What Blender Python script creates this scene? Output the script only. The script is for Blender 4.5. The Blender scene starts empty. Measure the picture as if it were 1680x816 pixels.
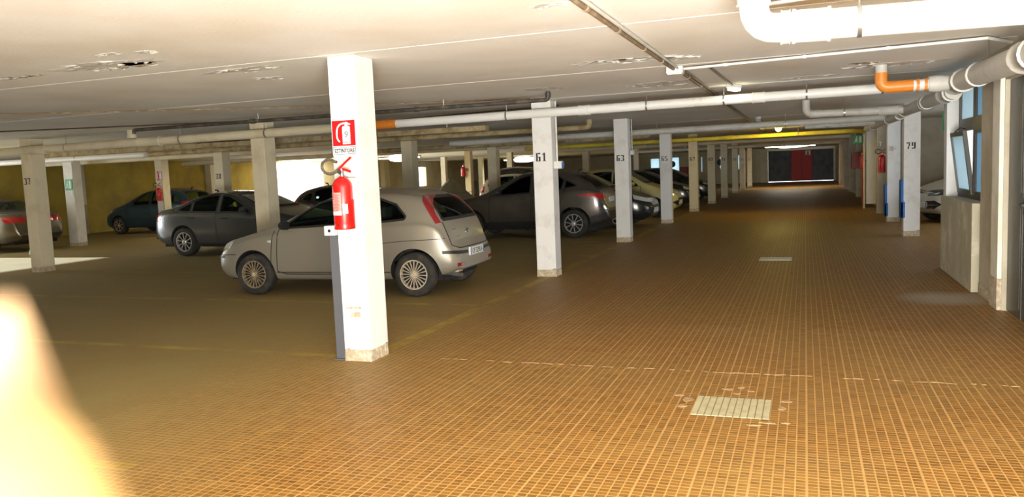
import bpy, bmesh, math, random
import numpy as np
from mathutils import Vector, Matrix
from mathutils.bvhtree import BVHTree

PI = math.pi
rnd = random.Random(7)
SC = bpy.context.scene
COL = SC.collection

# ------------------------------------------------------------------ camera
HC = 2.611            # ceiling height
cam = bpy.data.cameras.new('camera')
co = bpy.data.objects.new('camera', cam)
COL.objects.link(co)
SC.camera = co
FPX, YAW, PITCH, ROLL, CAMH = 1293.99, -0.358146, 0.0960951, -0.0407218, 1.58047
_f = Vector((math.sin(YAW)*math.cos(PITCH), math.cos(YAW)*math.cos(PITCH), -math.sin(PITCH)))
_r = Vector((math.cos(YAW), -math.sin(YAW), 0))
_u = _r.cross(_f)
_r2 = math.cos(ROLL)*_r + math.sin(ROLL)*_u
_u2 = -math.sin(ROLL)*_r + math.cos(ROLL)*_u
M = Matrix.Identity(4)
for i in range(3):
    M[i][0], M[i][1], M[i][2] = _r2[i], _u2[i], -_f[i]
M[2][3] = CAMH
co.matrix_world = M
cam.sensor_width = 36
cam.lens = 36*FPX/1680
cam.clip_start = 0.005
cam.clip_end = 300
cam.dof.use_dof = True
cam.dof.focus_distance = 8
cam.dof.aperture_fstop = 9

# ------------------------------------------------------------------ world
W = bpy.data.worlds.new('world')
SC.world = W
W.use_nodes = True
bg = W.node_tree.nodes['Background']
bg.inputs[0].default_value = (0.80, 0.90, 1.0, 1)
bg.inputs[1].default_value = 5.0

# ------------------------------------------------------------------ sun, large daylight areas, exposure
def light(name, kind, loc, energy, color, target=None, **k):
    l = bpy.data.lights.new(name, kind)
    l.energy = energy
    l.color = color
    for a, v in k.items():
        setattr(l, a, v)
    o = bpy.data.objects.new(name, l)
    COL.objects.link(o)
    o.location = loc
    if target is not None:
        o.rotation_euler = (Vector(target)-Vector(loc)).to_track_quat('-Z', 'Y').to_euler()
    return o

sun = light('sun', 'SUN', (-40, 12, 12), 22.0, (0.78, 0.89, 1.0), None, angle=0.01)
sun.rotation_euler = Vector((math.cos(math.radians(14.5)), 0.02, -math.sin(math.radians(14.5)))).to_track_quat('-Z', 'Y').to_euler()
# daylight that comes down the entrance ramp behind the photographer
light('ramp_daylight', 'AREA', (1.0, -2.75, 1.25), 270, (1.0, 0.985, 0.96), (0.2, 6.0, 1.5), shape='RECTANGLE', size=4.6, size_y=2.1)
# sunlit paving at the foot of the ramp, throwing light up to the ceiling
light('ramp_floor_bounce', 'AREA', (1.5, -.6, .45), 2300, (1.0, 0.98, 0.93), (1.2, 3.4, 3.4), shape='RECTANGLE', size=4.2, size_y=1.6)
# daylight in the open gateways of the left wall
light('gateway_daylight', 'AREA', (-24.6, 34.4, 1.3), 700, (0.95, 0.97, 1.0), (-10, 34, 1.2), shape='RECTANGLE', size=4, size_y=2.3)
light('side_gateway_daylight', 'AREA', (-24.6, 11.6, 1.3), 260, (0.97, 0.98, 1.0), (-10, 12, 1.2), shape='RECTANGLE', size=5, size_y=2.3)

vs = SC.view_settings
vs.view_transform = 'Standard'
vs.look = 'None'
vs.exposure = 0.0
vs.gamma = 1.0
vs.use_curve_mapping = False

# ------------------------------------------------------------------ materials
def new_mat(name):
    m = bpy.data.materials.new(name)
    m.use_nodes = True
    return m, m.node_tree.nodes, m.node_tree.links, m.node_tree.nodes['Principled BSDF']

def mat(name, c, rough=0.6, metal=0.0, var=0.0, c2=None, scale=4.0, bump=0.0, coat=0.0, emit=0.0, thr=(0.45, 0.65), spec=0.5):
    """plain procedural material: a colour, a second colour mixed in by noise, fine relief"""
    m, n, l, b = new_mat(name)
    b.inputs['Base Color'].default_value = (*c, 1)
    b.inputs['Roughness'].default_value = rough
    b.inputs['Metallic'].default_value = metal
    b.inputs['Specular IOR Level'].default_value = spec
    if coat:
        b.inputs['Coat Weight'].default_value = coat
        b.inputs['Coat Roughness'].default_value = 0.08
    if emit:
        b.inputs['Emission Color'].default_value = (*c, 1)
        b.inputs['Emission Strength'].default_value = emit
    if c2 or bump:
        g = n.new('ShaderNodeNewGeometry')
        t = n.new('ShaderNodeTexNoise')
        t.inputs['Scale'].default_value = scale
        t.inputs['Detail'].default_value = 6
        t.inputs['Roughness'].default_value = 0.65
        l.new(g.outputs['Position'], t.inputs['Vector'])
        if c2:
            r = n.new('ShaderNodeMapRange')
            r.inputs['From Min'].default_value = thr[0]
            r.inputs['From Max'].default_value = thr[1]
            l.new(t.outputs['Fac'], r.inputs['Value'])
            mx = n.new('ShaderNodeMix')
            mx.data_type = 'RGBA'
            mx.inputs['A'].default_value = (*c, 1)
            mx.inputs['B'].default_value = (*c2, 1)
            l.new(r.outputs['Result'], mx.inputs['Factor'])
            l.new(mx.outputs['Result'], b.inputs['Base Color'])
        if bump:
            t2 = n.new('ShaderNodeTexNoise')
            t2.inputs['Scale'].default_value = scale*9
            t2.inputs['Detail'].default_value = 4
            l.new(g.outputs['Position'], t2.inputs['Vector'])
            bp = n.new('ShaderNodeBump')
            bp.inputs['Strength'].default_value = bump
            bp.inputs['Distance'].default_value = 0.01
            l.new(t2.outputs['Fac'], bp.inputs['Height'])
            l.new(bp.outputs['Normal'], b.inputs['Normal'])
    return m

def glass_mat(name, tint, rough=0.03, refl=0.12):
    m = bpy.data.materials.new(name)
    m.use_nodes = True
    n, l = m.node_tree.nodes, m.node_tree.links
    n.clear()
    o = n.new('ShaderNodeOutputMaterial')
    mx = n.new('ShaderNodeMixShader')
    tr = n.new('ShaderNodeBsdfTransparent')
    gl = n.new('ShaderNodeBsdfGlossy')
    lw = n.new('ShaderNodeLayerWeight')
    lw.inputs['Blend'].default_value = refl
    tr.inputs['Color'].default_value = (*tint, 1)
    gl.inputs['Roughness'].default_value = rough
    gl.inputs['Color'].default_value = (0.8, 0.85, 0.85, 1)
    l.new(lw.outputs['Fresnel'], mx.inputs['Fac'])
    l.new(tr.outputs[0], mx.inputs[1])
    l.new(gl.outputs[0], mx.inputs[2])
    l.new(mx.outputs[0], o.inputs['Surface'])
    return m

MT = {}
MT['white_paint'] = mat('white_paint', (0.80, 0.78, 0.72), 0.75, c2=(0.66, 0.62, 0.53), scale=2.6, bump=0.25, thr=(0.5, 0.75))
MT['column_paint'] = mat('column_paint', (0.80, 0.79, 0.76), 0.7, c2=(0.64, 0.61, 0.54), scale=3.2, bump=0.3, thr=(0.52, 0.78))
MT['cream_paint'] = mat('cream_paint', (0.74, 0.66, 0.47), 0.75, c2=(0.60, 0.50, 0.32), scale=2.2, bump=0.25, thr=(0.5, 0.75))
MT['ochre_wall'] = mat('ochre_wall', (0.55, 0.42, 0.08), 0.85, c2=(0.38, 0.29, 0.08), scale=0.7, bump=0.2, thr=(0.42, 0.62))
MT['beige_wall'] = mat('beige_wall', (0.60, 0.52, 0.34), 0.85, c2=(0.48, 0.41, 0.25), scale=0.7, bump=0.2)
MT['side_wall'] = mat('side_wall', (0.55, 0.49, 0.37), 0.85, c2=(0.42, 0.37, 0.26), scale=1.3, bump=0.3)
MT['plinth'] = mat('plinth_plaster', (0.46, 0.42, 0.30), 0.9, c2=(0.70, 0.66, 0.52), scale=2.7, bump=0.5, thr=(0.5, 0.72))
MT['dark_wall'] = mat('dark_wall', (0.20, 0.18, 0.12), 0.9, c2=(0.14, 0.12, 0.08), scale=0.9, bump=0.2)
MT['broken_concrete'] = mat('broken_concrete', (0.50, 0.40, 0.26), 0.95, c2=(0.74, 0.68, 0.54), scale=22, bump=0.9)
MT['pvc_white'] = mat('pvc_white', (0.80, 0.79, 0.75), 0.45, c2=(0.55, 0.45, 0.30), scale=3.4, bump=0.08, thr=(0.60, 0.78))
MT['pvc_grey'] = mat('pvc_grey', (0.60, 0.59, 0.54), 0.5, c2=(0.48, 0.44, 0.36), scale=5, thr=(0.5, 0.75))
MT['pvc_orange'] = mat('pvc_orange', (0.75, 0.25, 0.03), 0.4, c2=(0.80, 0.66, 0.50), scale=9, thr=(0.60, 0.72))
MT['pipe_yellow'] = mat('pipe_yellow', (0.75, 0.62, 0.05), 0.5, c2=(0.55, 0.42, 0.08), scale=5, thr=(0.5, 0.75))
MT['pipe_dusty'] = mat('pipe_dusty', (0.50, 0.40, 0.22), 0.9, c2=(0.28, 0.19, 0.08), scale=5, bump=0.5)
MT['black_pipe'] = mat('black_pipe', (0.05, 0.045, 0.04), 0.5, c2=(0.14, 0.11, 0.08), scale=6)
MT['conduit'] = mat('brown_conduit', (0.24, 0.17, 0.10), 0.55, c2=(0.42, 0.35, 0.24), scale=7, thr=(0.5, 0.7))
MT['cable'] = mat('dark_cable', (0.08, 0.05, 0.035), 0.6)
MT['box_white'] = mat('box_white', (0.78, 0.77, 0.72), 0.5)
MT['box_grey'] = mat('box_grey', (0.55, 0.56, 0.55), 0.5)
MT['peel_dark'] = mat('peel_dark', (0.52, 0.46, 0.36), 0.95, c2=(0.22, 0.16, 0.08), scale=9, bump=0.8, thr=(0.48, 0.6))
MT['peel_grey'] = mat('peel_grey', (0.70, 0.68, 0.63), 0.95, c2=(0.42, 0.39, 0.33), scale=9, bump=0.6)
MT['flake'] = mat('paint_flake', (0.74, 0.72, 0.66), 0.8)
MT['red'] = mat('red_enamel', (0.52, 0.006, 0.004), 0.35, coat=0.15)
MT['sign_red'] = mat('sign_red', (0.52, 0.006, 0.008), 0.5, spec=0.3)
MT['sign_white'] = mat('sign_white', (0.85, 0.85, 0.83), 0.5)
MT['sign_green'] = mat('sign_green', (0.02, 0.36, 0.10), 0.5)
MT['black'] = mat('black_paint', (0.012, 0.012, 0.013), 0.6)
MT['rubber'] = mat('tyre_rubber', (0.018, 0.017, 0.016), 0.8, c2=(0.05, 0.042, 0.03), scale=8)
MT['black_plastic'] = mat('black_plastic', (0.02, 0.02, 0.02), 0.5)
MT['hose_rubber'] = mat('hose_rubber', (0.09, 0.075, 0.055), 0.6)
MT['liner'] = mat('dark_liner', (0.012, 0.012, 0.012), 0.9)
MT['interior'] = mat('car_interior', (0.035, 0.033, 0.03), 0.85)
MT['chrome'] = mat('chrome', (0.7, 0.7, 0.7), 0.15, 1.0)
MT['steel'] = mat('steel', (0.45, 0.45, 0.45), 0.35, 0.9)
MT['alloy'] = mat('alloy', (0.62, 0.61, 0.58), 0.3, 0.6)
MT['hubcap'] = mat('hubcap_dusty', (0.62, 0.54, 0.42), 0.5, 0.25, c2=(0.40, 0.31, 0.20), scale=30)
MT['hubcap_dark'] = mat('hubcap_brown', (0.34, 0.26, 0.16), 0.6, 0.2, c2=(0.12, 0.09, 0.05), scale=25)
MT['lamp_red'] = mat('lamp_red', (0.50, 0.012, 0.012), 0.15, coat=0.6)
MT['lamp_red_dark'] = mat('lamp_red_dark', (0.22, 0.01, 0.012), 0.15, coat=0.6)
MT['lamp_clear'] = mat('lamp_clear', (0.70, 0.72, 0.72), 0.12, 0.3, coat=0.8)
MT['lamp_dark'] = mat('lamp_dark', (0.04, 0.045, 0.05), 0.1, 0.2, coat=0.9)
MT['plate_white'] = mat('plate_white', (0.78, 0.78, 0.74), 0.4)
MT['plate_blue'] = mat('plate_blue', (0.05, 0.12, 0.45), 0.4)
MT['dark_glass'] = mat('dark_glass', (0.012, 0.016, 0.016), 0.06, coat=0.5)
MT['car_glass'] = glass_mat('car_glass', (0.48, 0.60, 0.55))
MT['tint_glass'] = glass_mat('tint_glass', (0.14, 0.18, 0.17))
def frosted(name, c):
    """obscured window glass: daylight from outside glows through it"""
    m = bpy.data.materials.new(name)
    m.use_nodes = True
    n, l = m.node_tree.nodes, m.node_tree.links
    n.clear()
    o = n.new('ShaderNodeOutputMaterial')
    mx = n.new('ShaderNodeMixShader')
    tr = n.new('ShaderNodeBsdfTranslucent')
    gl = n.new('ShaderNodeBsdfGlossy')
    tr.inputs['Color'].default_value = (*c, 1)
    gl.inputs['Roughness'].default_value = 0.12
    mx.inputs['Fac'].default_value = 0.06
    l.new(tr.outputs[0], mx.inputs[1])
    l.new(gl.outputs[0], mx.inputs[2])
    l.new(mx.outputs[0], o.inputs['Surface'])
    return m
MT['pane_blue'] = frosted('pane_blue', (0.26, 0.36, 0.42))
MT['pane_pale'] = frosted('pane_pale', (0.45, 0.52, 0.54))
MT['aluminium'] = mat('dark_aluminium', (0.075, 0.07, 0.06), 0.45, 0.4)
MT['door_metal'] = mat('door_metal', (0.085, 0.085, 0.075), 0.4, 0.3, c2=(0.12, 0.11, 0.09), scale=3, bump=0.1)
MT['gate_grey'] = mat('gate_grey', (0.13, 0.135, 0.14), 0.6, 0.1, c2=(0.09, 0.09, 0.09), scale=2)
MT['gate_red'] = mat('gate_red', (0.55, 0.03, 0.02), 0.5)
MT['post_grey'] = mat('post_grey', (0.11, 0.115, 0.13), 0.5, 0.2)
MT['foam_blue'] = mat('foam_blue', (0.02, 0.14, 0.46), 0.6)
MT['manhole'] = mat('manhole_plate', (0.50, 0.46, 0.29), 0.7, 0.1, c2=(0.40, 0.36, 0.22), scale=14, bump=0.2)
MT['manhole_gap'] = mat('manhole_gap', (0.22, 0.19, 0.11), 0.8)
MT['mortar'] = mat('mortar', (0.46, 0.31, 0.16), 0.95, c2=(0.30, 0.16, 0.05), scale=30, bump=0.8)
MT['tarp'] = mat('tarp_cloth', (0.30, 0.27, 0.18), 0.85, c2=(0.22, 0.19, 0.12), scale=6, bump=0.2)
MT['tube_glow'] = mat('tube_glow', (1.0, 0.95, 0.80), 0.5, emit=25)
MT['lamp_glow'] = mat('lamp_glow', (1.0, 0.98, 0.9), 0.5, emit=4)
MT['yellow_glow'] = mat('yellow_glow', (1.0, 0.86, 0.40), 0.5, emit=9)
MT['skin'] = mat('skin', (0.27, 0.165, 0.055), 0.8, c2=(0.23, 0.13, 0.04), scale=60, bump=0.1)
MT['nail'] = mat('nail', (0.36, 0.23, 0.12), 0.4)
MT['sleeve'] = mat('sleeve_cloth', (0.06, 0.08, 0.14), 0.9)
MT['white_flank'] = mat('paper_white', (0.85, 0.85, 0.82), 0.7)
MT['silver_blue'] = mat('blue_panel', (0.42, 0.58, 0.72), 0.6)
MT['warm_jamb'] = mat('jamb_white', (0.80, 0.77, 0.66), 0.7, c2=(0.70, 0.64, 0.48), scale=4)

def paint(name, c, metal=0.35, rough=0.32, dust=0.25, dustc=(0.33, 0.28, 0.18), coat=0.5):
    """car paint with a film of dust that gathers low down and by noise"""
    m, n, l, b = new_mat(name)
    b.inputs['Metallic'].default_value = metal
    b.inputs['Coat Weight'].default_value = coat
    b.inputs['Coat Roughness'].default_value = 0.1
    g = n.new('ShaderNodeNewGeometry')
    t = n.new('ShaderNodeTexNoise')
    t.inputs['Scale'].default_value = 3.0
    t.inputs['Detail'].default_value = 8
    l.new(g.outputs['Position'], t.inputs['Vector'])
    r = n.new('ShaderNodeMapRange')
    r.inputs['From Min'].default_value = 0.3
    r.inputs['From Max'].default_value = 0.8
    r.inputs['To Max'].default_value = dust*1.6
    l.new(t.outputs['Fac'], r.inputs['Value'])
    mx = n.new('ShaderNodeMix')
    mx.data_type = 'RGBA'
    mx.inputs['A'].default_value = (*c, 1)
    mx.inputs['B'].default_value = (*dustc, 1)
    l.new(r.outputs['Result'], mx.inputs['Factor'])
    l.new(mx.outputs['Result'], b.inputs['Base Color'])
    mr = n.new('ShaderNodeMapRange')
    mr.inputs['To Min'].default_value = rough
    mr.inputs['To Max'].default_value = rough+0.3
    l.new(r.outputs['Result'], mr.inputs['Value'])
    l.new(mr.outputs['Result'], b.inputs['Roughness'])
    return m

# tile pitch of the mosaic floor
PX, PY = 0.0537, 0.0388
SHX, SHY = 5, 7            # tiles to a sheet; the joints between sheets are wider

def floor_mat(name, mode):
    """mosaic floor: position gives each tile its own tone; worn yellow parking lines and dust lie over it"""
    m, n, l, b = new_mat(name)
    def N(t, **k):
        x = n.new(t)
        for a, v in k.items():
            setattr(x, a, v)
        return x
    def MA(op, a, bb=None, c=None, clamp=False):
        x = N('ShaderNodeMath', operation=op, use_clamp=clamp)
        for i, v in enumerate((a, bb, c)):
            if v is None:
                continue
            if isinstance(v, (int, float)):
                x.inputs[i].default_value = v
            else:
                l.new(v, x.inputs[i])
        return x.outputs[0]
    def MIX(f, a, bb):
        x = N('ShaderNodeMix', data_type='RGBA')
        for k, v in (('Factor', f), ('A', a), ('B', bb)):
            if isinstance(v, tuple):
                x.inputs[k].default_value = (*v, 1)
            elif isinstance(v, (int, float)):
                x.inputs[k].default_value = v
            else:
                l.new(v, x.inputs[k])
        return x.outputs['Result']
    def NO(scale, detail=5, vec=None):
        t = N('ShaderNodeTexNoise')
        t.inputs['Scale'].default_value = scale
        t.inputs['Detail'].default_value = detail
        t.inputs['Roughness'].default_value = 0.6
        l.new(vec or pos, t.inputs['Vector'])
        return t.outputs['Fac']
    def STEP(v, a, bb):
        r = N('ShaderNodeMapRange')
        r.inputs['From Min'].default_value = a
        r.inputs['From Max'].default_value = bb
        l.new(v, r.inputs['Value'])
        return r.outputs['Result']
    g = N('ShaderNodeNewGeometry')
    pos = g.outputs['Position']
    sx = N('ShaderNodeSeparateXYZ')
    l.new(pos, sx.inputs[0])
    X, Y = sx.outputs[0], sx.outputs[1]
    u, v = MA('DIVIDE', X, PX), MA('DIVIDE', Y, PY)
    iu, iv = MA('FLOOR', u), MA('FLOOR', v)
    cv = N('ShaderNodeCombineXYZ')
    l.new(iu, cv.inputs[0]); l.new(iv, cv.inputs[1])
    wn = N('ShaderNodeTexWhiteNoise', noise_dimensions='3D')
    l.new(cv.outputs[0], wn.inputs['Vector'])
    tone = wn.outputs['Value']
    c_tile = MIX(tone, (0.155, 0.070, 0.006), (0.265, 0.128, 0.018))
    sp = NO(0.7, 4)
    c_tile = MIX(MA('MULTIPLY', STEP(sp, 0.4, 0.65), 0.4), c_tile, (0.19, 0.092, 0.016))
    c_grout = (0.45, 0.255, 0.085)
    if mode == 'tile':
        c = c_tile
    elif mode == 'grout':
        c = MIX(NO(8, 5), (0.42, 0.235, 0.075), (0.52, 0.31, 0.12))
    else:
        fu, fv = MA('FRACT', u), MA('FRACT', v)
        gu = MA('GREATER_THAN', MA('ABSOLUTE', MA('SUBTRACT', fu, 0.5)), 0.5-0.06)
        gv = MA('GREATER_THAN', MA('ABSOLUTE', MA('SUBTRACT', fv, 0.5)), 0.5-0.055)
        su = MA('GREATER_THAN', MA('ABSOLUTE', MA('SUBTRACT', MA('FRACT', MA('DIVIDE', u, SHX)), 0.5)), 0.5-0.02)
        gr = MA('MAXIMUM', MA('MAXIMUM', gu, gv), su)
        c = MIX(gr, c_tile, c_grout)
    # old dust: heavy in the parking bays left of the column row
    n1, n2, n3 = NO(0.45, 5), NO(2.3, 7), NO(9, 6)
    bay = STEP(MA('ADD', X, MA('MULTIPLY', n1, 1.6)), -2.0, -4.2)
    d = MA('ADD', MA('MULTIPLY', bay, 0.78), MA('MULTIPLY', STEP(n1, 0.42, 0.7), 0.30))
    d = MA('MULTIPLY', d, MA('ADD', 0.55, MA('MULTIPLY', n2, 0.8)), clamp=True)
    c = MIX(d, c, (0.30, 0.235, 0.090))
    # scuffs of pale mortar
    sc = MA('MULTIPLY', STEP(n3, 0.66, 0.74), STEP(n2, 0.5, 0.62))
    c = MIX(MA('MULTIPLY', sc, 0.6), c, (0.60, 0.44, 0.26))
    # pale patch of daylight painted into the floor colour beside the window wall
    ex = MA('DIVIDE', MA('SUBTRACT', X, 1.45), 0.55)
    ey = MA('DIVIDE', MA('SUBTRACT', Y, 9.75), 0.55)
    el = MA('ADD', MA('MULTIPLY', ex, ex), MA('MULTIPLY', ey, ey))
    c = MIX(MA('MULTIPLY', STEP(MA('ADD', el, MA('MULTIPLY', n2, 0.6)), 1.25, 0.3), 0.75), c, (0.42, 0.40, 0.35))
    # worn yellow lines: along the row of columns and across between the bays
    def band(v, c0, w):
        return MA('LESS_THAN', MA('ABSOLUTE', MA('SUBTRACT', v, c0)), w)
    wear = MA('MULTIPLY', STEP(n2, 0.40, 0.62), 0.42)
    rowl = MA('MULTIPLY', band(X, -3.62, 0.07), band(Y, 34.0, 27.9))
    per = MA('FRACT', MA('DIVIDE', MA('SUBTRACT', Y, 5.93), 5.37))
    perl = MA('LESS_THAN', MA('ABSOLUTE', MA('SUBTRACT', per, 0.01)), 0.01)
    mid = MA('LESS_THAN', MA('ABSOLUTE', MA('SUBTRACT', per, 0.51)), 0.01)
    cross = MA('MULTIPLY', MA('MAXIMUM', perl, mid), band(X, -9.0, 5.4))
    rowd = band(X, -18.95, 0.07)
    ln = MA('MAXIMUM', MA('MAXIMUM', rowl, cross), rowd)
    c = MIX(MA('MULTIPLY', ln, wear), c, (0.60, 0.44, 0.04))
    l.new(c, b.inputs['Base Color'])
    rr = N('ShaderNodeMapRange')
    rr.inputs['To Min'].default_value = 0.46
    rr.inputs['To Max'].default_value = 0.8
    l.new(MA('ADD', MA('MULTIPLY', d, 0.7), MA('MULTIPLY', n3, 0.4)), rr.inputs['Value'])
    l.new(rr.outputs['Result'], b.inputs['Roughness'])
    b.inputs['Specular IOR Level'].default_value = 0.35
    bp = N('ShaderNodeBump')
    bp.inputs['Strength'].default_value = 0.15
    bp.inputs['Distance'].default_value = 0.001
    l.new(NO(40, 3), bp.inputs['Height'])
    l.new(bp.outputs['Normal'], b.inputs['Normal'])
    return m

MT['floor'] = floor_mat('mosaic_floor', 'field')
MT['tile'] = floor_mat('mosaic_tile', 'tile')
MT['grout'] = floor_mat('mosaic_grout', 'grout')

def ceiling_mat():
    m, n, l, b = new_mat('ceiling_paint')
    g = n.new('ShaderNodeNewGeometry')
    def noise(s, d):
        t = n.new('ShaderNodeTexNoise')
        t.inputs['Scale'].default_value = s
        t.inputs['Detail'].default_value = d
        l.new(g.outputs['Position'], t.inputs['Vector'])
        return t.outputs['Fac']
    r = n.new('ShaderNodeMapRange')
    r.inputs['From Min'].default_value = 0.45
    r.inputs['From Max'].default_value = 0.75
    l.new(noise(0.8, 7), r.inputs['Value'])
    mx = n.new('ShaderNodeMix')
    mx.data_type = 'RGBA'
    mx.inputs['A'].default_value = (0.84, 0.82, 0.76, 1)
    mx.inputs['B'].default_value = (0.74, 0.69, 0.58, 1)
    l.new(r.outputs['Result'], mx.inputs['Factor'])
    l.new(mx.outputs['Result'], b.inputs['Base Color'])
    b.inputs['Roughness'].default_value = 0.9
    bp = n.new('ShaderNodeBump')
    bp.inputs['Strength'].default_value = 0.2
    bp.inputs['Distance'].default_value = 0.01
    l.new(noise(30, 4), bp.inputs['Height'])
    l.new(bp.outputs['Normal'], b.inputs['Normal'])
    return m
MT['ceiling'] = ceiling_mat()

# ------------------------------------------------------------------ mesh helpers
def link(name, me, parent=None):
    o = bpy.data.objects.new(name, me)
    COL.objects.link(o)
    if parent is not None:
        o.parent = parent
    return o

def tag(o, label=None, cat=None, group=None, kind=None):
    if label: o['label'] = label
    if cat: o['category'] = cat
    if group: o['group'] = group
    if kind: o['kind'] = kind
    return o

def thing(name, label, cat, loc=(0, 0, 0), rz=0, group=None, kind=None):
    o = bpy.data.objects.new(name, None)
    o.empty_display_size = 0.2
    COL.objects.link(o)
    o.location = loc
    o.rotation_euler = (0, 0, rz)
    return tag(o, label, cat, group, kind)

class MB:
    """collects shapes; build() links them as ONE mesh object"""
    def __init__(s):
        s.v, s.f = [], []
    def add(s, vs, fs):
        k = len(s.v)
        s.v += [tuple(p) for p in vs]
        s.f += [tuple(i+k for i in f) for f in fs]
        return s
    def box(s, a, b, jit=0.0):
        x0, y0, z0 = a
        x1, y1, z1 = b
        vs = [(x0, y0, z0), (x1, y0, z0), (x1, y1, z0), (x0, y1, z0), (x0, y0, z1), (x1, y0, z1), (x1, y1, z1), (x0, y1, z1)]
        if jit:
            vs = [tuple(c+rnd.uniform(-jit, jit) for c in p) for p in vs]
        return s.add(vs, [(0, 3, 2, 1), (4, 5, 6, 7), (0, 1, 5, 4), (1, 2, 6, 5), (2, 3, 7, 6), (3, 0, 4, 7)])
    def tube(s, pts, r, n=12, cap=True, bend=0.0):
        pts = [Vector(p) for p in pts]
        if bend:
            q = [pts[0]]
            for i in range(1, len(pts)-1):
                a, b, c = pts[i-1], pts[i], pts[i+1]
                d1, d2 = (a-b).normalized(), (c-b).normalized()
                k = min(bend, (a-b).length*0.49, (c-b).length*0.49)
                p0, p1 = b+d1*k, b+d2*k
                for j in range(6):
                    t = j/5
                    q.append((1-t)**2*p0+2*t*(1-t)*b+t*t*p1)
            q.append(pts[-1])
            pts = q
        rs = r if isinstance(r, (list, tuple)) else [r]*len(pts)
        t0 = (pts[1]-pts[0]).normalized()
        up = Vector((0, 0, 1)) if abs(t0.z) < 0.9 else Vector((1, 0, 0))
        a = t0.cross(up).normalized()
        base = len(s.v)
        for i, p in enumerate(pts):
            t = (pts[min(i+1, len(pts)-1)]-pts[max(i-1, 0)]).normalized()
            a = (a-t*a.dot(t)).normalized()
            b = t.cross(a)
            for j in range(n):
                w = 2*PI*j/n
                s.v.append(tuple(p+rs[i]*(math.cos(w)*a+math.sin(w)*b)))
        for i in range(len(pts)-1):
            for j in range(n):
                j2 = (j+1) % n
                s.f.append((base+i*n+j, base+i*n+j2, base+(i+1)*n+j2, base+(i+1)*n+j))
        if cap:
            s.f.append(tuple(base+j for j in reversed(range(n))))
            s.f.append(tuple(base+(len(pts)-1)*n+j for j in range(n)))
        return s
    def lathe(s, prof, o, axis='z', n=24, cap=True):
        """prof: (radius, height) pairs, turned about an axis through o"""
        base = len(s.v)
        for r, h in prof:
            for j in range(n):
                w = 2*PI*j/n
                c, d = r*math.cos(w), r*math.sin(w)
                p = (c, d, h) if axis == 'z' else ((c, h, d) if axis == 'y' else (h, c, d))
                s.v.append((o[0]+p[0], o[1]+p[1], o[2]+p[2]))
        for i in range(len(prof)-1):
            for j in range(n):
                j2 = (j+1) % n
                s.f.append((base+i*n+j, base+i*n+j2, base+(i+1)*n+j2, base+(i+1)*n+j))
        if cap:
            s.f.append(tuple(base+j for j in range(n)))
            s.f.append(tuple(base+(len(prof)-1)*n+j for j in range(n)))
        return s
    def prism(s, poly, a, b, axis='y'):
        """2-D polygon (in the two other axes) pushed from a to b along an axis"""
        n = len(poly)
        def P(p, h):
            return {'y': (p[0], h, p[1]), 'x': (h, p[0], p[1]), 'z': (p[0], p[1], h)}[axis]
        vs = [P(p, a) for p in poly]+[P(p, b) for p in poly]
        fs = [tuple(range(n)), tuple(reversed(range(n, 2*n)))]+[(i, i+n, (i+1) % n+n, (i+1) % n) for i in range(n)]
        return s.add(vs, fs)
    def mesh(s, name, m, smooth=False, fix=True, bevel=0.0):
        me = bpy.data.meshes.new(name)
        me.from_pydata(s.v, [], s.f)
        for x in (m if isinstance(m, (list, tuple)) else [m]):
            me.materials.append(x)
        if fix or bevel:
            bm = bmesh.new()
            bm.from_mesh(me)
            if bevel:
                bmesh.ops.bevel(bm, geom=bm.edges[:], offset=bevel, segments=2, affect='EDGES', profile=0.5)
            bmesh.ops.recalc_face_normals(bm, faces=bm.faces)
            bm.to_mesh(me)
            bm.free()
        if smooth:
            me.polygons.foreach_set('use_smooth', [True]*len(me.polygons))
            me.set_sharp_from_angle(angle=math.radians(smooth if smooth is not True else 40))
        me.update()
        return me
    def build(s, name, m, parent=None, smooth=False, fix=True, bevel=0.0):
        return link(name, s.mesh(name, m, smooth, fix, bevel), parent)

def baked(o):
    """mesh of an object with its modifiers applied; the object is removed"""
    dg = bpy.context.evaluated_depsgraph_get()
    me = bpy.data.meshes.new_from_object(o.evaluated_get(dg), depsgraph=dg)
    old = o.data
    bpy.data.objects.remove(o)
    if old.users == 0:
        (bpy.data.meshes if isinstance(old, bpy.types.Mesh) else bpy.data.curves).remove(old)
    return me

def text(name, s, h, m, parent, origin, right, up, depth=0.002, width=None, squeeze=1.0, bold=0.0):
    """lettering as thin raised mesh; origin = middle of the text"""
    cu = bpy.data.curves.new(name, 'FONT')
    cu.body = s
    cu.size = 1
    cu.align_x = 'CENTER'
    cu.align_y = 'CENTER'
    cu.extrude = 0.001
    cu.offset = bold
    cu.resolution_u = 2
    t = bpy.data.objects.new(name, cu)
    COL.objects.link(t)
    me = baked(t)
    xs = [v.co.x for v in me.vertices]; ys = [v.co.y for v in me.vertices]
    k = h/(max(ys)-min(ys))
    kx = k*squeeze if width is None else width/(max(xs)-min(xs))
    cx, cy = (max(xs)+min(xs))/2, (max(ys)+min(ys))/2
    R, U = Vector(right).normalized(), Vector(up).normalized()
    Nn = R.cross(U)
    for v in me.vertices:
        v.co = Vector(origin)+R*(v.co.x-cx)*kx+U*(v.co.y-cy)*k+Nn*(depth if v.co.z > 0 else 0.0)
    me.materials.clear()
    me.materials.append(m)
    return link(name, me, parent)

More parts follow.
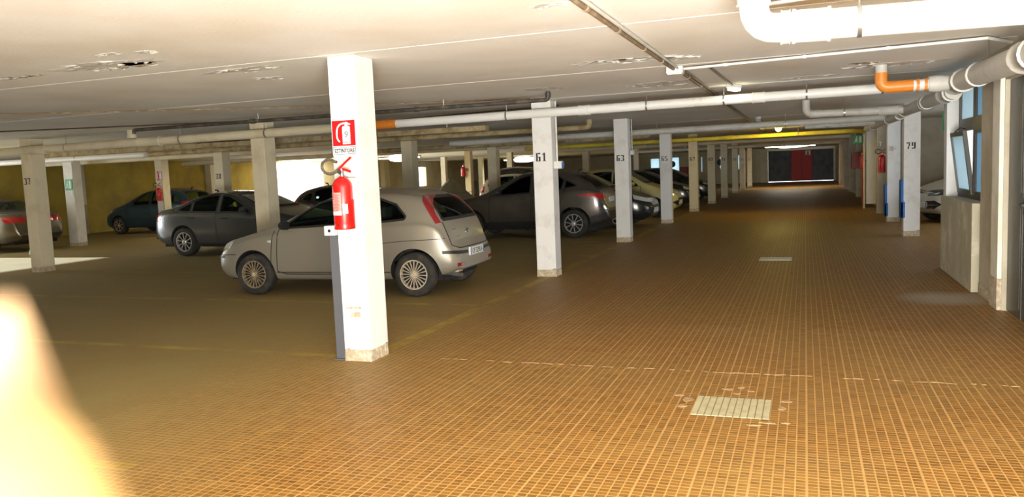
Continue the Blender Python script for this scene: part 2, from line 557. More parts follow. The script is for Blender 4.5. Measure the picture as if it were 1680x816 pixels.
# stencilled digits: strokes on a 4 x 6 grid, with the stencil's bridges left open
STROKES = {
    '0': [(0, 0, 1.4, 6), (2.6, 0, 4, 6), (1.6, 0, 2.4, .7), (1.6, 5.3, 2.4, 6)],
    '1': [(1.3, 0, 2.8, 6), (.4, 4.4, 1.1, 5.4), (.6, 0, 1.2, .5), (2.9, 0, 3.5, .5)],
    '3': [(2.5, 0, 4, 2.8), (2.5, 3.2, 4, 6), (0, 5.1, 2.2, 6), (0, 0, 2.2, .9), (1, 2.6, 2.2, 3.4)],
    '4': [(2.4, 0, 3.8, 6), (0, 1.4, 2.1, 2.3), (0, 2.5, 1.2, 5.6)],
    '5': [(0, 3.2, 1.4, 6), (1.7, 5.1, 4, 6), (2.5, 0, 4, 3.3), (0, 0, 2.2, .9), (1.6, 2.8, 2.2, 3.6)],
    '6': [(0, 0, 1.5, 6), (2.5, 0, 4, 3.3), (1.8, 5.1, 3.9, 6), (1.8, 0, 2.2, .7), (1.8, 2.7, 2.3, 3.4)],
    '7': [(0, 5.0, 4, 6), (2.2, 2.5, 3.6, 4.8), (1.3, 0, 2.7, 2.3)],
    '8': [(0, 0, 1.4, 2.8), (2.6, 0, 4, 2.8), (0, 3.2, 1.4, 6), (2.6, 3.2, 4, 6), (1.6, 2.6, 2.4, 3.4), (1.6, 0, 2.4, .7), (1.6, 5.3, 2.4, 6)],
    '9': [(2.5, 0, 4, 6), (0, 2.7, 1.5, 6), (1.8, 5.3, 2.2, 6), (1.7, 2.6, 2.2, 3.3), (.2, 0, 2.2, .9)],
}
def stencil(number, x0, y, z, h, parent):
    """number painted on a face that looks toward -Y; x0 = middle"""
    k = h/6
    wd = len(number)*4*k*0.82+(len(number)-1)*k*1.2
    x = x0-wd/2
    for ch in number:
        b = MB()
        for (a, c, d, e) in STROKES[ch]:
            b.box((x+a*k*0.82, y-0.002, z-h/2+c*k), (x+d*k*0.82, y+0.001, z-h/2+e*k))
        b.build('digit', MT['black'], parent, fix=False)
        x += 4*k*0.82+k*1.2

# ------------------------------------------------------------------ the setting
def struct(o, label=None, cat=None):
    o['kind'] = 'structure'
    if label: o['label'] = label
    if cat: o['category'] = cat
    return o

X0, X1, Y0, Y1 = -24.4, 6.0, -3.0, 65.0
TX0, TX1, TY0, TY1 = -85*PX, 33*PX, 67*PY, 203*PY          # where the mosaic is laid tile by tile
MANX0, MANX1, MANY0, MANY1 = -13*PX, -4*PX, 128*PY, 139*PY       # manhole cover

b = MB()
xs, ys = [X0-.3, TX0, TX1, X1+.3], [Y0-.3, TY0, TY1, Y1+.3]
for i in range(3):
    for j in range(3):
        if i == 1 and j == 1:
            continue
        b.add([(xs[i], ys[j], 0), (xs[i+1], ys[j], 0), (xs[i+1], ys[j+1], 0), (xs[i], ys[j+1], 0)], [(0, 1, 2, 3)])
nq = len(b.f)
b.add([(TX0, TY0, -.0004), (TX1, TY0, -.0004), (TX1, TY1, -.0004), (TX0, TY1, -.0004)], [(0, 1, 2, 3)])
b.box((X0-.3, Y0-.3, -.3), (X1+.3, Y1+.3, -.02))
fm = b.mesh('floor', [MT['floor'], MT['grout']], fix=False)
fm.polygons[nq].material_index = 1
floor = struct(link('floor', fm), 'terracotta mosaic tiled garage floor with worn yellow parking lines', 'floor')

# the mosaic itself: five pieces by seven to a sheet, each with a level top and sloped sides
cx0, cy0 = round(TX0/PX), round(TY0/PY)
nx, ny = round((TX1-TX0)/PX), round((TY1-TY0)/PY)
cells = []
for i in range(nx):
    for j in range(ny):
        gi, gj = cx0+i, cy0+j
        x0, y0 = gi*PX, gj*PY
        x1, y1 = x0+PX, y0+PY
        if x1 > MANX0+.001 and x0 < MANX1-.001 and y1 > MANY0+.001 and y0 < MANY1-.001:
            continue
        l = .0032+(.0022 if gi % SHX == 0 else 0)
        r = .0032+(.0022 if gi % SHX == SHX-1 else 0)
        d = .0024+(.0016 if gj % SHY == 0 else 0)
        u = .0024+(.0016 if gj % SHY == SHY-1 else 0)
        cells.append((x0+l, y0+d, x1-r, y1-u))
Minv = M.inverted()
def in_view(x, y):
    q = Minv @ Vector((x, y, 0))
    return q.z < 0 and abs(q.x/q.z)*FPX < 838 and abs(q.y/q.z)*FPX < 406
single = sorted((c for c in cells if in_view((c[0]+c[2])/2, (c[1]+c[3])/2)), key=lambda c: ((c[0]+c[2])/2)**2+((c[1]+c[3])/2)**2)[:296]
ss = set(single)
tile_shapes = {}
for c in single:
    w, h = round((c[2]-c[0])/2, 4), round((c[3]-c[1])/2, 4)
    if (w, h) not in tile_shapes:
        t = MB()
        e = .0006
        t.add([(-w, -h, -.004), (w, -h, -.004), (w, h, -.004), (-w, h, -.004), (-w+e, -h+e, 0), (w-e, -h+e, 0), (w-e, h-e, 0), (-w+e, h-e, 0)],
              [(4, 5, 6, 7), (0, 1, 5, 4), (1, 2, 6, 5), (2, 3, 7, 6), (3, 0, 4, 7)])
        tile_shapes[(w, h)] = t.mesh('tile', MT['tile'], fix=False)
    o = bpy.data.objects.new('tile', tile_shapes[(w, h)])
    COL.objects.link(o)
    o.parent = floor
    o.location = ((c[0]+c[2])/2, (c[1]+c[3])/2, rnd.uniform(0, .0002))
rest = np.array([c for c in cells if c not in ss])
n = len(rest)
e = .0006
zt = np.random.default_rng(3).uniform(0, .0002, n)
V = np.zeros((n, 8, 3))
for k, (ax, ay) in enumerate(((0, 1), (2, 1), (2, 3), (0, 3))):
    V[:, k, 0], V[:, k, 1], V[:, k, 2] = rest[:, ax], rest[:, ay], -.004
    V[:, k+4, 0] = rest[:, ax]+(e if ax == 0 else -e)
    V[:, k+4, 1] = rest[:, ay]+(e if ay == 1 else -e)
    V[:, k+4, 2] = zt
Fq = np.array([(4, 5, 6, 7), (0, 1, 5, 4), (1, 2, 6, 5), (2, 3, 7, 6), (3, 0, 4, 7)])
F = (np.arange(n)[:, None, None]*8+Fq[None]).reshape(-1, 4)
me = bpy.data.meshes.new('mosaic_field')
me.vertices.add(n*8)
me.vertices.foreach_set('co', V.reshape(-1))
me.loops.add(len(F)*4)
me.loops.foreach_set('vertex_index', F.reshape(-1))
me.polygons.add(len(F))
me.polygons.foreach_set('loop_start', np.arange(len(F))*4)
me.polygons.foreach_set('loop_total', np.full(len(F), 4))
me.shade_flat()
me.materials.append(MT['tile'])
me.update()
me.validate()
tag(link('mosaic_field', me, floor), kind='stuff')

# mortar blobs where tiles broke out round the manhole and along the old trench seam
def blob(x, y, rx, ry, z=0.0, n=9, h=.003, seed=None, jag=.35):
    b = MB()
    rr = [1-jag*rnd.random() for _ in range(n)]
    a0 = rnd.random()*6
    lo = [(x+rx*q*math.cos(a0+2*PI*k/n), y+ry*q*math.sin(a0+2*PI*k/n), z) for k, q in enumerate(rr)]
    hi = [(x+(p[0]-x)*.82, y+(p[1]-y)*.82, z+h) for p in lo]
    b.add(lo+hi, [tuple(range(n, 2*n))]+[(k, (k+1) % n, (k+1) % n+n, k+n) for k in range(n)])
    return b
for (x, y, rx, ry) in [(-.75, 5.30, .05, .07), (-.77, 5.14, .04, .05), (-.52, 5.60, .05, .03), (-.43, 5.66, .03, .04), (-.36, 5.58, .03, .02), (-.45, 5.50, .03, .025),
                       (-.13, 5.38, .05, .03), (-.15, 5.22, .03, .05), (-.22, 4.90, .06, .02), (-.12, 4.92, .04, .02), (-.30, 4.84, .05, .015), (-.82, 5.38, .04, .03)]:
    blob(x, y, rx, ry).build('mortar_patch', MT['mortar'], floor, fix=False)
b = MB()
for k in range(70):
    x = -2.95+k*.062+rnd.uniform(-.02, .02)
    if rnd.random() < .6:
        q = blob(x, 6.06+rnd.uniform(-.012, .012), rnd.uniform(.02, .055), rnd.uniform(.005, .012), n=7)
        b.add(q.v, q.f)
tag(b.build('seam_mortar', MT['mortar'], floor, fix=False), kind='stuff')

# ceiling, with the ridges of its shuttering and the patches where damp lifted the paint
ceiling = struct(MB().box((X0-.3, Y0-.3, HC), (2.3, 12.3, HC+.25)).box((X0-.3, 12.3, HC), (X1+.3, Y1+.3, HC+.25)).build('ceiling', MT['ceiling']), 'white painted concrete ceiling with flaking damp patches', 'ceiling')
for y in (5.74, 8.33, 10.95, 13.6, 19.0, 24.4):
    MB().box((-12.0, y-.0035, HC-.003), (1.78, y+.0035, HC)).build('joint_ridge', MT['flake'], ceiling)
PEEL = [(-5.50, 5.12, .50, .17, 'peel_grey'), (-5.22, 5.22, .22, .10, 'peel_dark'), (-5.55, 5.30, .16, .05, 'peel_dark'), (-4.78, 6.02, .34, .14, 'peel_grey'), (-4.98, 6.62, .14, .09, 'peel_grey'), (-6.62, 5.22, .25, .07, 'peel_dark'),
        (-5.02, 4.72, .10, .035, 'peel_grey'), (-4.72, 4.80, .09, .05, 'peel_grey'),
        (-1.55, 7.64, .52, .13, 'peel_grey'), (-1.15, 7.80, .20, .10, 'peel_grey'), (-1.75, 7.55, .30, .06, 'peel_dark'),
        (-1.72, 10.05, .38, .28, 'peel_grey'), (.90, 9.85, .42, .20, 'peel_grey'), (.62, 9.55, .16, .10, 'peel_dark'), (-1.49, 4.82, .14, .06, 'peel_grey'), (-3.1, 9.6, .22, .2, 'peel_grey'), (.05, 10.6, .35, .12, 'peel_grey')]
def peel(x, y, rx, ry, m):
    n = 26
    ph = [rnd.random()*6 for _ in range(4)]
    b = MB()
    lo, hi = [], []
    for k in range(n):
        a = 2*PI*k/n
        q = 1+.18*math.sin(2*a+ph[0])+.14*math.sin(3*a+ph[1])+.12*math.sin(5*a+ph[2])+.1*math.sin(9*a+ph[3])
        lo.append((x+rx*q*math.cos(a), y+ry*q*math.sin(a), HC))
        hi.append((x+rx*.93*q*math.cos(a), y+ry*.93*q*math.sin(a), HC-.004))
    b.add(lo+hi, [tuple(range(2*n-1, n-1, -1))]+[(k, k+n, (k+1) % n+n, (k+1) % n) for k in range(n)])
    b.build('peeled_patch', MT[m], ceiling)
    # curled flakes hanging from the rim
    f = MB()
    for k in range(max(8, int(44*rx))):
        a = rnd.random()*2*PI
        q = rnd.uniform(.8, 1.12) if k % 3 else rnd.uniform(.2, .8)
        px, py = x+rx*q*math.cos(a), y+ry*q*math.sin(a)
        w, d, c = rnd.uniform(.02, .13)*(rx/.5+.4), rnd.uniform(.006, .016), rnd.uniform(.002, .008)
        t = rnd.uniform(-.5, .5)
        ux, uy = math.cos(t), math.sin(t)
        vs = []
        for s, (o2, z) in enumerate(((0, 0), (.5, -c*.3), (1, -c))):
            for sg in (-1, 1):
                vs.append((px+sg*w*ux*.5*(1-.3*s)-uy*d*o2, py+sg*w*uy*.5*(1-.3*s)+ux*d*o2, HC-.002+z))
        f.add(vs+[(p[0], p[1], p[2]-.0015) for p in vs], [(0, 1, 3, 2), (2, 3, 5, 4), (6, 8, 9, 7), (8, 10, 11, 9), (0, 2, 8, 6), (2, 4, 10, 8), (1, 7, 9, 3), (3, 9, 11, 5), (4, 5, 11, 10)])
    tag(f.build('hanging_flakes', MT['flake'], ceiling), kind='stuff')
for p in PEEL:
    peel(*p)

def wall_boxes(axis, c0, c1, a, b_, holes=(), z0=0, z1=HC):
    """wall along an axis ('x' or 'y') from a to b_, thickness c0..c1, with rectangular openings (a0, a1, z0, z1)"""
    m = MB()
    def B(p, q, r, s):
        if q-p < 1e-4 or s-r < 1e-4:
            return
        if axis == 'x':
            m.box((p, c0, r), (q, c1, s))
        else:
            m.box((c0, p, r), (c1, q, s))
    t = a
    for (h0, h1, hz0, hz1) in sorted(holes):
        B(t, h0, z0, z1)
        B(h0, h1, z0, hz0)
        B(h0, h1, hz1, z1)
        t = h1
    B(t, b_, z0, z1)
    return m
struct(wall_boxes('y', X0-.25, X0, Y0, 31.0, [(9.2, 13.58, 0, 2.45)]).build('wall_left', MT['ochre_wall']), 'ochre plaster wall behind the blue car', 'wall')
struct(wall_boxes('y', X0-.25, X0, 31.0, Y1, [(32.4, 36.6, 0, 2.52), (47.5, 49.0, 0.9, 2.2)]).build('wall_left', MT['beige_wall']), 'beige far wall with a bright open gateway', 'wall')
BWIN = [(-11.9, -11.15, .75, 2.25), (-10.35, -9.55, .72, 2.28), (-7.85, -7.72, 1.0, 2.2), (-7.3, -7.2, 1.0, 2.2), (-6.4, -5.85, 1.2, 2.2), (-5.2, -4.85, 1.1, 2.25)]
struct(wall_boxes('x', Y1, Y1+.25, X0, X1, BWIN+[(-2.72, 2.22, 0, 2.42)]).build('wall_back', MT['beige_wall']), 'far end wall with narrow bright openings beside the gate', 'wall')
struct(wall_boxes('x', Y0-.25, Y0, X0, X1, [(-1.4, 3.4, 0, 2.45)]).build('wall_front', MT['white_paint']), 'white wall behind the photographer around the ramp opening', 'wall')
# right-hand side: door, pilaster, window above a low plinth wall, then an open side bay, then wall again
struct(wall_boxes('y', 1.84, 2.10, Y0, 10.13, [(7.45, 9.03, 0, 2.29)]).build('wall_right', MT['side_wall']), 'beige wall and pier around the dark metal door', 'wall')
struct(MB().box((1.77, 10.20, 0), (2.30, 12.39, 1.02)).build('wall_right_plinth', MT['plinth'], bevel=.006), 'low patched plaster wall under the window', 'wall')
struct(MB().box((1.80, 12.17, 1.02), (2.30, 12.39, HC)).box((1.90, 10.13, 2.56), (2.30, 12.17, HC)).box((2.1, 10.0, 0), (2.3, 10.22, HC)).build('wall_right_jamb', MT['column_paint']), 'white window reveal at the far side of the window', 'wall')
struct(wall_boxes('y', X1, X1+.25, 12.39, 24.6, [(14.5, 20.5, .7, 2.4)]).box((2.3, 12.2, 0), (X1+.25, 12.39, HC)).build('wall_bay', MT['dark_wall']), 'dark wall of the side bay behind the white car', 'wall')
struct(MB().box((1.90, 24.6, 0), (X1+.25, 24.85, HC)).box((2.145, 24.85, 0), (2.4, Y1, HC)).build('wall_right_far', MT['side_wall']), 'far wall along the aisle with red extinguishers', 'wall')
struct(MB().box((1.80, 9.05, 0.0), (1.86, 9.36, 2.40)).box((1.80, 7.2, 2.31), (1.86, 9.05, 2.40)).build('trim_1', MT['warm_jamb'], bevel=.004), 'pale door surround beside the dark metal door', 'trim')
MB().box((1.795, 9.04, 0), (1.865, 9.37, .32)).build('broken_foot', MT['broken_concrete'], bpy.data.objects['trim_1'], bevel=.006)
MB().box((1.832, 9.6, 0), (1.85, 10.13, .12)).build('broken_foot', MT['broken_concrete'], bpy.data.objects['wall_right'])

# dark metal double door
d1 = struct(thing('door_1', 'dark grey metal double door in the wall', 'door', (1.88, 8.24, 0)))
for (a, c) in ((7.47, 8.44), (8.46, 9.02)):
    lf = MB().box((0, a-8.24, .01), (.045, c-8.24, 2.28)).build('door_leaf', MT['door_metal'], d1, bevel=.004)
    MB().box((-.004, a-8.24+.06, .10), (0, c-8.24-.06, 1.05)).box((-.004, a-8.24+.06, 1.20), (0, c-8.24-.06, 2.18)).build('leaf_panel', MT['door_metal'], lf)
MB().tube([(0, .12, 1.1), (-.05, .12, 1.1), (-.05, .0, 1.1)], .011, 8, bend=.02).build('handle', MT['black_plastic'], d1, smooth=True)
MB().box((-.008, .09, 1.0), (0, .16, 1.2)).build('lock_plate', MT['black_plastic'], d1)
MB().box((-.006, .205, .01), (.0, .235, 2.28)).build('meeting_strip', MT['aluminium'], d1)

# window: two panes above, a tilted and a fixed sash below
w1 = struct(thing('window_1', 'dark framed window with its lower far sash tilted open', 'window', (1.97, 11.15, 1.02)))
def frame_mb(y0, y1, z0, z1, x0=-.03, x1=.03, t=.05):
    m = MB()
    m.box((x0, y0, z0), (x1, y0+t, z1)).box((x0, y1-t, z0), (x1, y1, z1)).box((x0, y0+t, z0), (x1, y1-t, z0+t)).box((x0, y0+t, z1-t), (x1, y1-t, z1))
    return m
frame_mb(-.98, 1.02, 0, 1.54).build('window_frame', MT['aluminium'], w1)
MB().box((-.03, -.05, .05), (.03, .03, 1.49)).build('mullion', MT['aluminium'], w1)
MB().box((-.032, -.93, .86), (.032, -.05, .97)).box((-.032, .03, .86), (.032, .97, .97)).build('transom', MT['aluminium'], w1)
for (a, c, z0, z1, m) in ((-.93, -.05, .97, 1.49, 'pane_blue'), (.03, .97, .97, 1.49, 'pane_pale'), (-.93, -.05, .05, .86, 'pane_blue')):
    sf = frame_mb(a, c, z0, z1, -.025, .02, .045).build('sash_frame', MT['aluminium'], w1)
    MB().box((-.006, a+.045, z0+.045), (0, c-.045, z1-.045)).build('pane', MT[m], sf)
ts = frame_mb(.035, .965, 0, .80, -.025, .02, .055).build('tilted_sash', MT['aluminium'], w1)
MB().box((-.006, .09, .055), (0, .91, .745)).build('pane', MT['pane_pale'], ts)
ts.location = (-.02, 0, .055)
ts.rotation_euler = (0, -math.radians(7), 0)
MB().tube([(-.03, .5, .88), (-.10, .5, .90), (-.16, .5, .84)], .008, 6).build('stay', MT['black_plastic'], w1)

# gate at the far end: grey boards, red wicket door in the middle, daylight under it
d2 = struct(thing('door_2', 'grey metal gate with a red double wicket door at the far end', 'gate', (-.25, 64.9, 0)))
gx = [-2.45, -1.97, -1.49, -1.01, -.80]
MB().box((-2.46, .01, .03), (2.44, .04, 2.42)).build('backing_sheet', MT['gate_grey'], d2)
for k in range(4):
    MB().box((-2.45+k*.42+.006, -.03, .035), (-2.45+(k+1)*.42-.006, .03, 2.4)).build('board', MT['gate_grey'], d2, bevel=.008)
for k in range(4):
    MB().box((.75+k*.42+.006, -.03, .035), (.75+(k+1)*.42-.006, .03, 2.4)).build('board', MT['gate_grey'], d2, bevel=.008)
for s in (0, 1):
    lf = MB().box((-.765+s*.757+.006, -.05, .10), (-.765+(s+1)*.757-.006, .0, 2.4)).build('wicket_leaf', MT['gate_red'], d2, bevel=.008)
    MB().box((-.765+s*.757+.05, -.07, 1.02), (-.765+(s+1)*.757-.05, -.05, 1.10)).build('panic_bar', MT['gate_red'], lf)
sg = MB().box((.27, -.075, 1.98), (.62, -.051, 2.33)).build('exit_sign', MT['sign_white'], d2)
MB().box((.40, -.08, 2.02), (.48, -.075, 2.28)).box((.34, -.08, 2.02), (.54, -.075, 2.06)).build('pictogram', MT['black'], sg)
MB().box((-2.46, -.02, 2.4), (2.44, .02, 2.42)).build('gate_rail', MT['gate_grey'], d2)
struct(MB().box((2.0, 64.55, 0), (2.45, 64.75, 2.5)).build('trim_2', MT['warm_jamb']), 'white painted jamb on the wall side of the far gate', 'trim')
struct(MB().box((-3.25, 64.55, 0), (-2.75, 64.75, 2.5)).build('trim_3', MT['cream_paint']), 'cream jamb on the parking side of the far gate', 'trim')
for k, (a, c, z0, z1) in enumerate(BWIN):
    w = struct(thing('window_%d' % (k+2), None, None, ((a+c)/2, Y1, (z0+z1)/2)))
    h, v = (c-a)/2, (z1-z0)/2
    tag(w, ['bright window nearest the parked black cars at the end', 'pale blue doorway pane beside the red panel', 'first thin bright slit between far columns', 'second thin bright slit between far columns', 'pale window with a round sign in front', 'small bright window closest to the far gate'][k], 'window')
    t = .025 if h > .1 else .008
    MB().box((-h, -.02, -v), (-h+t, .05, v)).box((h-t, -.02, -v), (h, .05, v)).box((-h+t, -.02, v-t), (h-t, .05, v)).box((-h+t, -.02, -v), (h-t, .05, -v+t)).build('window_frame', MT['aluminium'], w)
    MB().box((-h+t, .0, -v+t), (h-t, .01, v-t)).build('pane', MT['pane_pale'], w)
for (x, z, nm) in ((-10.12, 1.72, 'dark blue round sign beside the red panel'), (-6.35, 1.72, 'dark blue round sign at the pale window')):
    tag(MB().lathe([(.26, Y1-.05), (.26, Y1-.02)], (x, 0, z), 'y', 20).build('round_sign', mat('round_sign_blue', (.02, .05, .12), .5)), nm, 'sign')
t = thing('cabinet', 'square red wall cabinet between far columns', 'cabinet', (-9.2, Y1-.2, 1.1))
MB().box((-.33, 0, -.36), (.33, .2, .36)).build('body', mat('cabinet_red', (.28, .035, .02), .5), t, bevel=.01)
MB().box((-.29, -.012, -.32), (.29, 0, .32)).build('door', mat('cabinet_door_red', (.32, .04, .02), .45), t)

# ------------------------------------------------------------------ columns
ROW = lambda k: 5.86+5.37*k
def column(x, y, label, number=None, m='column_paint', w=.27, d=.30, foot=True, nz=1.79, top=HC):
    """x = right edge of the face that looks toward -Y, y = that face"""
    t = thing('column', label, 'column', (x-w/2, y+d/2, 0), kind='thing')
    MB().box((-w/2, -d/2, .10), (w/2, d/2, top)).build('shaft', MT[m], t, bevel=.008)
    if foot:
        # chipped lower edge: uneven ring of bare render
        n = 7
        b = MB()
        for (p, q) in (((-w/2, -d/2), (w/2, -d/2)), ((w/2, -d/2), (w/2, d/2)), ((w/2, d/2), (-w/2, d/2)), ((-w/2, d/2), (-w/2, -d/2))):
            for i in range(n):
                s0, s1 = i/n, (i+1)/n
                a = Vector((p[0]+(q[0]-p[0])*s0, p[1]+(q[1]-p[1])*s0, 0))
                c = Vector((p[0]+(q[0]-p[0])*s1, p[1]+(q[1]-p[1])*s1, 0))
                nn = Vector((q[1]-p[1], -(q[0]-p[0]), 0)).normalized()
                h = rnd.uniform(.07, .125)
                o = rnd.uniform(-.008, .006)
                inn = -nn*.05
                b.add([a+nn*o, c+nn*o, c+inn, a+inn, a+nn*(o-.006)+Vector((0, 0, h)), c+nn*(o-.006)+Vector((0, 0, h*rnd.uniform(.85, 1.1))), c+inn+Vector((0, 0, h)), a+inn+Vector((0, 0, h))],
                      [(0, 3, 2, 1), (4, 5, 6, 7), (0, 1, 5, 4), (1, 2, 6, 5), (2, 3, 7, 6), (3, 0, 4, 7)])
        b.box((-w/2+.01, -d/2+.01, 0), (w/2-.01, d/2-.01, .12))
        b.build('chipped_foot', MT['broken_concrete'], t)
    if number:
        stencil(number, -.02, -d/2, nz, .125, t)
    return t

c59 = column(-3.515, 5.83, 'nearest white column, carrying the fire extinguisher and its sign', w=.265)
for (z, x, rx, rz) in ((.41, .0, .05, .025), (.47, -.02, .08, .012)):
    MB().prism([(x-rx, z-rz), (x+rx, z-rz*.8), (x+rx*.9, z+rz), (x-rx*.8, z+rz*.9)], -.152, -.148).build('chipped_plaster', MT['broken_concrete'], c59)
A = [(11.2, '61', 'white column stencilled 61 beside the dark crossover wheel'), (16.57, '63', 'white column stencilled 63 behind column 61'), (22.0, '65', 'white column stencilled 65 before the yellow-tinted white car'),
     (27.4, '67', 'yellow-lit column stencilled 67 beside the yellow-tinted white car'), (32.75, '69', 'aisle column stencilled 69, next after the yellow-lit one'), (38.1, '71', 'aisle column stencilled 71, before the pale window'), (43.45, '73', 'thin-looking aisle column stencilled 73'), (48.8, '75', 'far aisle column stencilled 75, second from the gate'), (54.2, '77', 'aisle column stencilled 77, closest to the far gate')]
AX = [-3.50, -3.50, -3.47, -3.42, -3.40, -3.40, -3.34, -3.35, -3.28]
for (y, s, l), x in zip(A, AX):
    column(x, y, l, s, m='column_paint' if y < 24 else 'cream_paint', w=.30, d=.28)
for k in (1, 2, 3, 5, 7):
    column(-8.60, ROW(k)-.03, ['', 'unnumbered column behind the silver hatchback, before the grey sedan', 'unnumbered column just past the silver hatchback roof', 'unnumbered column hiding part of the small white car', 'unnumbered column above the dark crossover roof', 'fifth column of the middle row, seen between 61 and 63', 'sixth column of the middle row, seen left of 63', 'seventh column of the middle row, seen between 63 and 65'][k], None, 'cream_paint', w=.28)
C3 = [(1, '37', 'column stencilled 37 beside the sunlit floor'), (2, '38', 'column stencilled 38 above the grey sedan roof'), (4, None, 'unnumbered third-row column half behind the one past the silver hatchback roof'), (5, '46', 'column stencilled 46 lit brightly beside the tarp'), (6, '47', 'column stencilled 47 beyond the small white car')]
for k, s, l in C3:
    column(-14.06, ROW(k)-.03, l, s, 'cream_paint', w=.28)
c36 = column(-19.25, 16.55, 'column with a green sign beside the brown sedan', None, 'white_paint', w=.34)
cex = column(-19.20, 19.8, 'column with a small extinguisher before the blue car', None, 'cream_paint', w=.28)
for (y, l) in ((25.2, 'plain column of the outer row nearest the bright gateway'), (30.5, 'plain column of the outer row beside the bright gateway'), (41.0, 'plain outer row column past the bright gateway'), (46.5, 'farthest plain column of the outer row')):
    column(-19.2, y, l, None, 'cream_paint', w=.28)
for (y, l, m) in ((20.9, 'half painted pilaster on the ochre wall left of the blue car', 'white_paint'), (27.9, 'pale pilaster on the ochre wall behind column 38', 'white_paint'), (38.4, 'beige pilaster on the far wall past the gateway', 'cream_paint'), (43.0, 'second beige pilaster on the far wall', 'cream_paint'), (51.5, 'third beige pilaster on the far wall', 'cream_paint'), (57.0, 'last beige pilaster on the far wall', 'cream_paint')):
    t = thing('pilaster', l, 'pilaster', (X0+.165, y, 0), kind='thing')
    MB().box((-.15, -.3, 1.05), (.15, .3, HC)).build('upper_shaft', MT[m], t)
    MB().box((-.15, -.3, 0), (.15, .3, 1.05)).build('lower_shaft', MT['side_wall'], t)
c79 = column(2.115, 17.36, 'white column stencilled 79 before the white car', '79', w=.295)
cr2 = column(2.17, 21.4, 'plain pier behind column 79 with blue foam guard', None, w=.29)
cr3 = column(2.14, 27.9, 'pier with yellow light on it near the pair of red extinguishers', None, w=.30, foot=False)
for k in range(4):
    column(2.14, 33.3+5.4*k, ['first', 'second', 'third', 'last'][k]+' dark pier along the far aisle wall after the green sign', None, 'side_wall', w=.30, foot=False)
def guard(x, y, z0, z1, l):
    t = thing('corner_guard', l, 'corner guard', (x, y, z0))
    MB().box((-.045, -.05, 0), (0, .30, z1-z0)).build('side_strip', MT['foam_blue'], t, bevel=.008)
    MB().box((-.045, -.05, 0), (.03, -.001, (z1-z0)*.42)).build('front_strip', MT['foam_blue'], t, bevel=.008)
guard(1.815, 17.36, .37, 1.12, 'blue foam corner guard on column 79')
guard(1.872, 21.4, .14, .91, 'blue foam corner guard on the pier behind column 79')
# ------------------------------------------------------------------ cars
def chaikin(p, it=2):
    p = [tuple(q) for q in p]
    for _ in range(it):
        q = [p[0]]
        for a, b in zip(p[:-1], p[1:]):
            q.append(tuple(.75*u+.25*v for u, v in zip(a, b)))
            q.append(tuple(.25*u+.75*v for u, v in zip(a, b)))
        q.append(p[-1])
        p = q
    return p

def resample(p, n):
    p = np.array(p, float)
    d = np.r_[0, np.cumsum(np.linalg.norm(np.diff(p, axis=0), axis=1))]
    t = np.linspace(0, d[-1], n)
    return np.stack([np.interp(t, d, p[:, k]) for k in range(p.shape[1])], 1)

class Shape:
    """side outline, plan outline and shoulder line of a car; gives its skin and its hollow cabin"""
    def __init__(s, sp):
        s.sp = sp
        s.top = np.array(chaikin(sp['top']))
        s.belt = np.array(chaikin(sp['belt']))
        s.bot = np.array(chaikin(sp['bot']))
        s.wid = np.array(chaikin(sp['wid']))
        s.tum = sp.get('tumble', .32)
    def at(s, x):
        I = lambda c: float(np.interp(x, c[:, 0], c[:, 1]))
        return I(s.top), I(s.belt), I(s.bot), I(s.wid)
    def section(s, x):
        zt, zl, zb, w = s.at(x)
        zt = max(zt, zb+.05)
        zl = min(zl, zt-.012)
        zl = max(zl, zb+.02)
        h = zt-zl
        k = min(1, h/.25)
        y6 = w-.065-s.tum*h*.88
        y7 = y6-.05-.09*k
        P = [(0, zb), (w-.12, zb), (w-.04, zb+.12*(zl-zb)), (w-.005, zb+.36*(zl-zb)), (w, zb+.62*(zl-zb)), (w-.012, zl-.05*(zl-zb)), (w-.05, zl),
             (w-.065-s.tum*h*.4, zl+h*.45), (y6, zt-.22*min(h, .25)), (y7, zt-.035*k), (y7*.55, zt+.004), (0, zt+.010)]
        return chaikin(P, 2)
    def skin(s, n=74):
        xs = sorted(set(np.round(np.r_[resample(s.top, n)[:, 0], np.linspace(s.top[0, 0], s.top[-1, 0], 40)], 4)))
        xs = [xs[0]]+[b for a, b in zip(xs[:-1], xs[1:]) if b-a > .002]
        V, F = [], []
        m = None
        for x in xs:
            sec = s.section(x)
            m = len(sec)
            V += [(x, y, z) for y, z in sec]+[(x, -y, z) for y, z in sec[-2:0:-1]]
        r = 2*m-2
        for i in range(len(xs)-1):
            for j in range(r):
                j2 = (j+1) % r
                F.append((i*r+j, (i+1)*r+j, (i+1)*r+j2, i*r+j2))
        F.append(tuple(range(r)))
        F.append(tuple(reversed(range((len(xs)-1)*r, len(xs)*r))))
        return V, F
    def cabin(s, xa, xb, z0=.42, n=26):
        V, F = [], []
        xs = np.linspace(xa, xb, n)
        for x in xs:
            zt, zl, zb, w = s.at(x)
            t = max(zt-.05, z0+.12)
            h = max(zt-zl, .0)
            yb = w-.10
            yt = max(.2, w-.15-s.tum*h)
            V += [(x, yb, z0), (x, yb, min(zl, t-.03)), (x, yt, t-.02), (x, yt-.15, t), (x, -yt+.15, t), (x, -yt, t-.02), (x, -yb, min(zl, t-.03)), (x, -yb, z0)]
        for i in range(n-1):
            for j in range(8):
                j2 = (j+1) % 8
                F.append((i*8+j, i*8+j2, (i+1)*8+j2, (i+1)*8+j))
        F.append(tuple(reversed(range(8))))
        F.append(tuple(range((n-1)*8, n*8)))
        return V, F

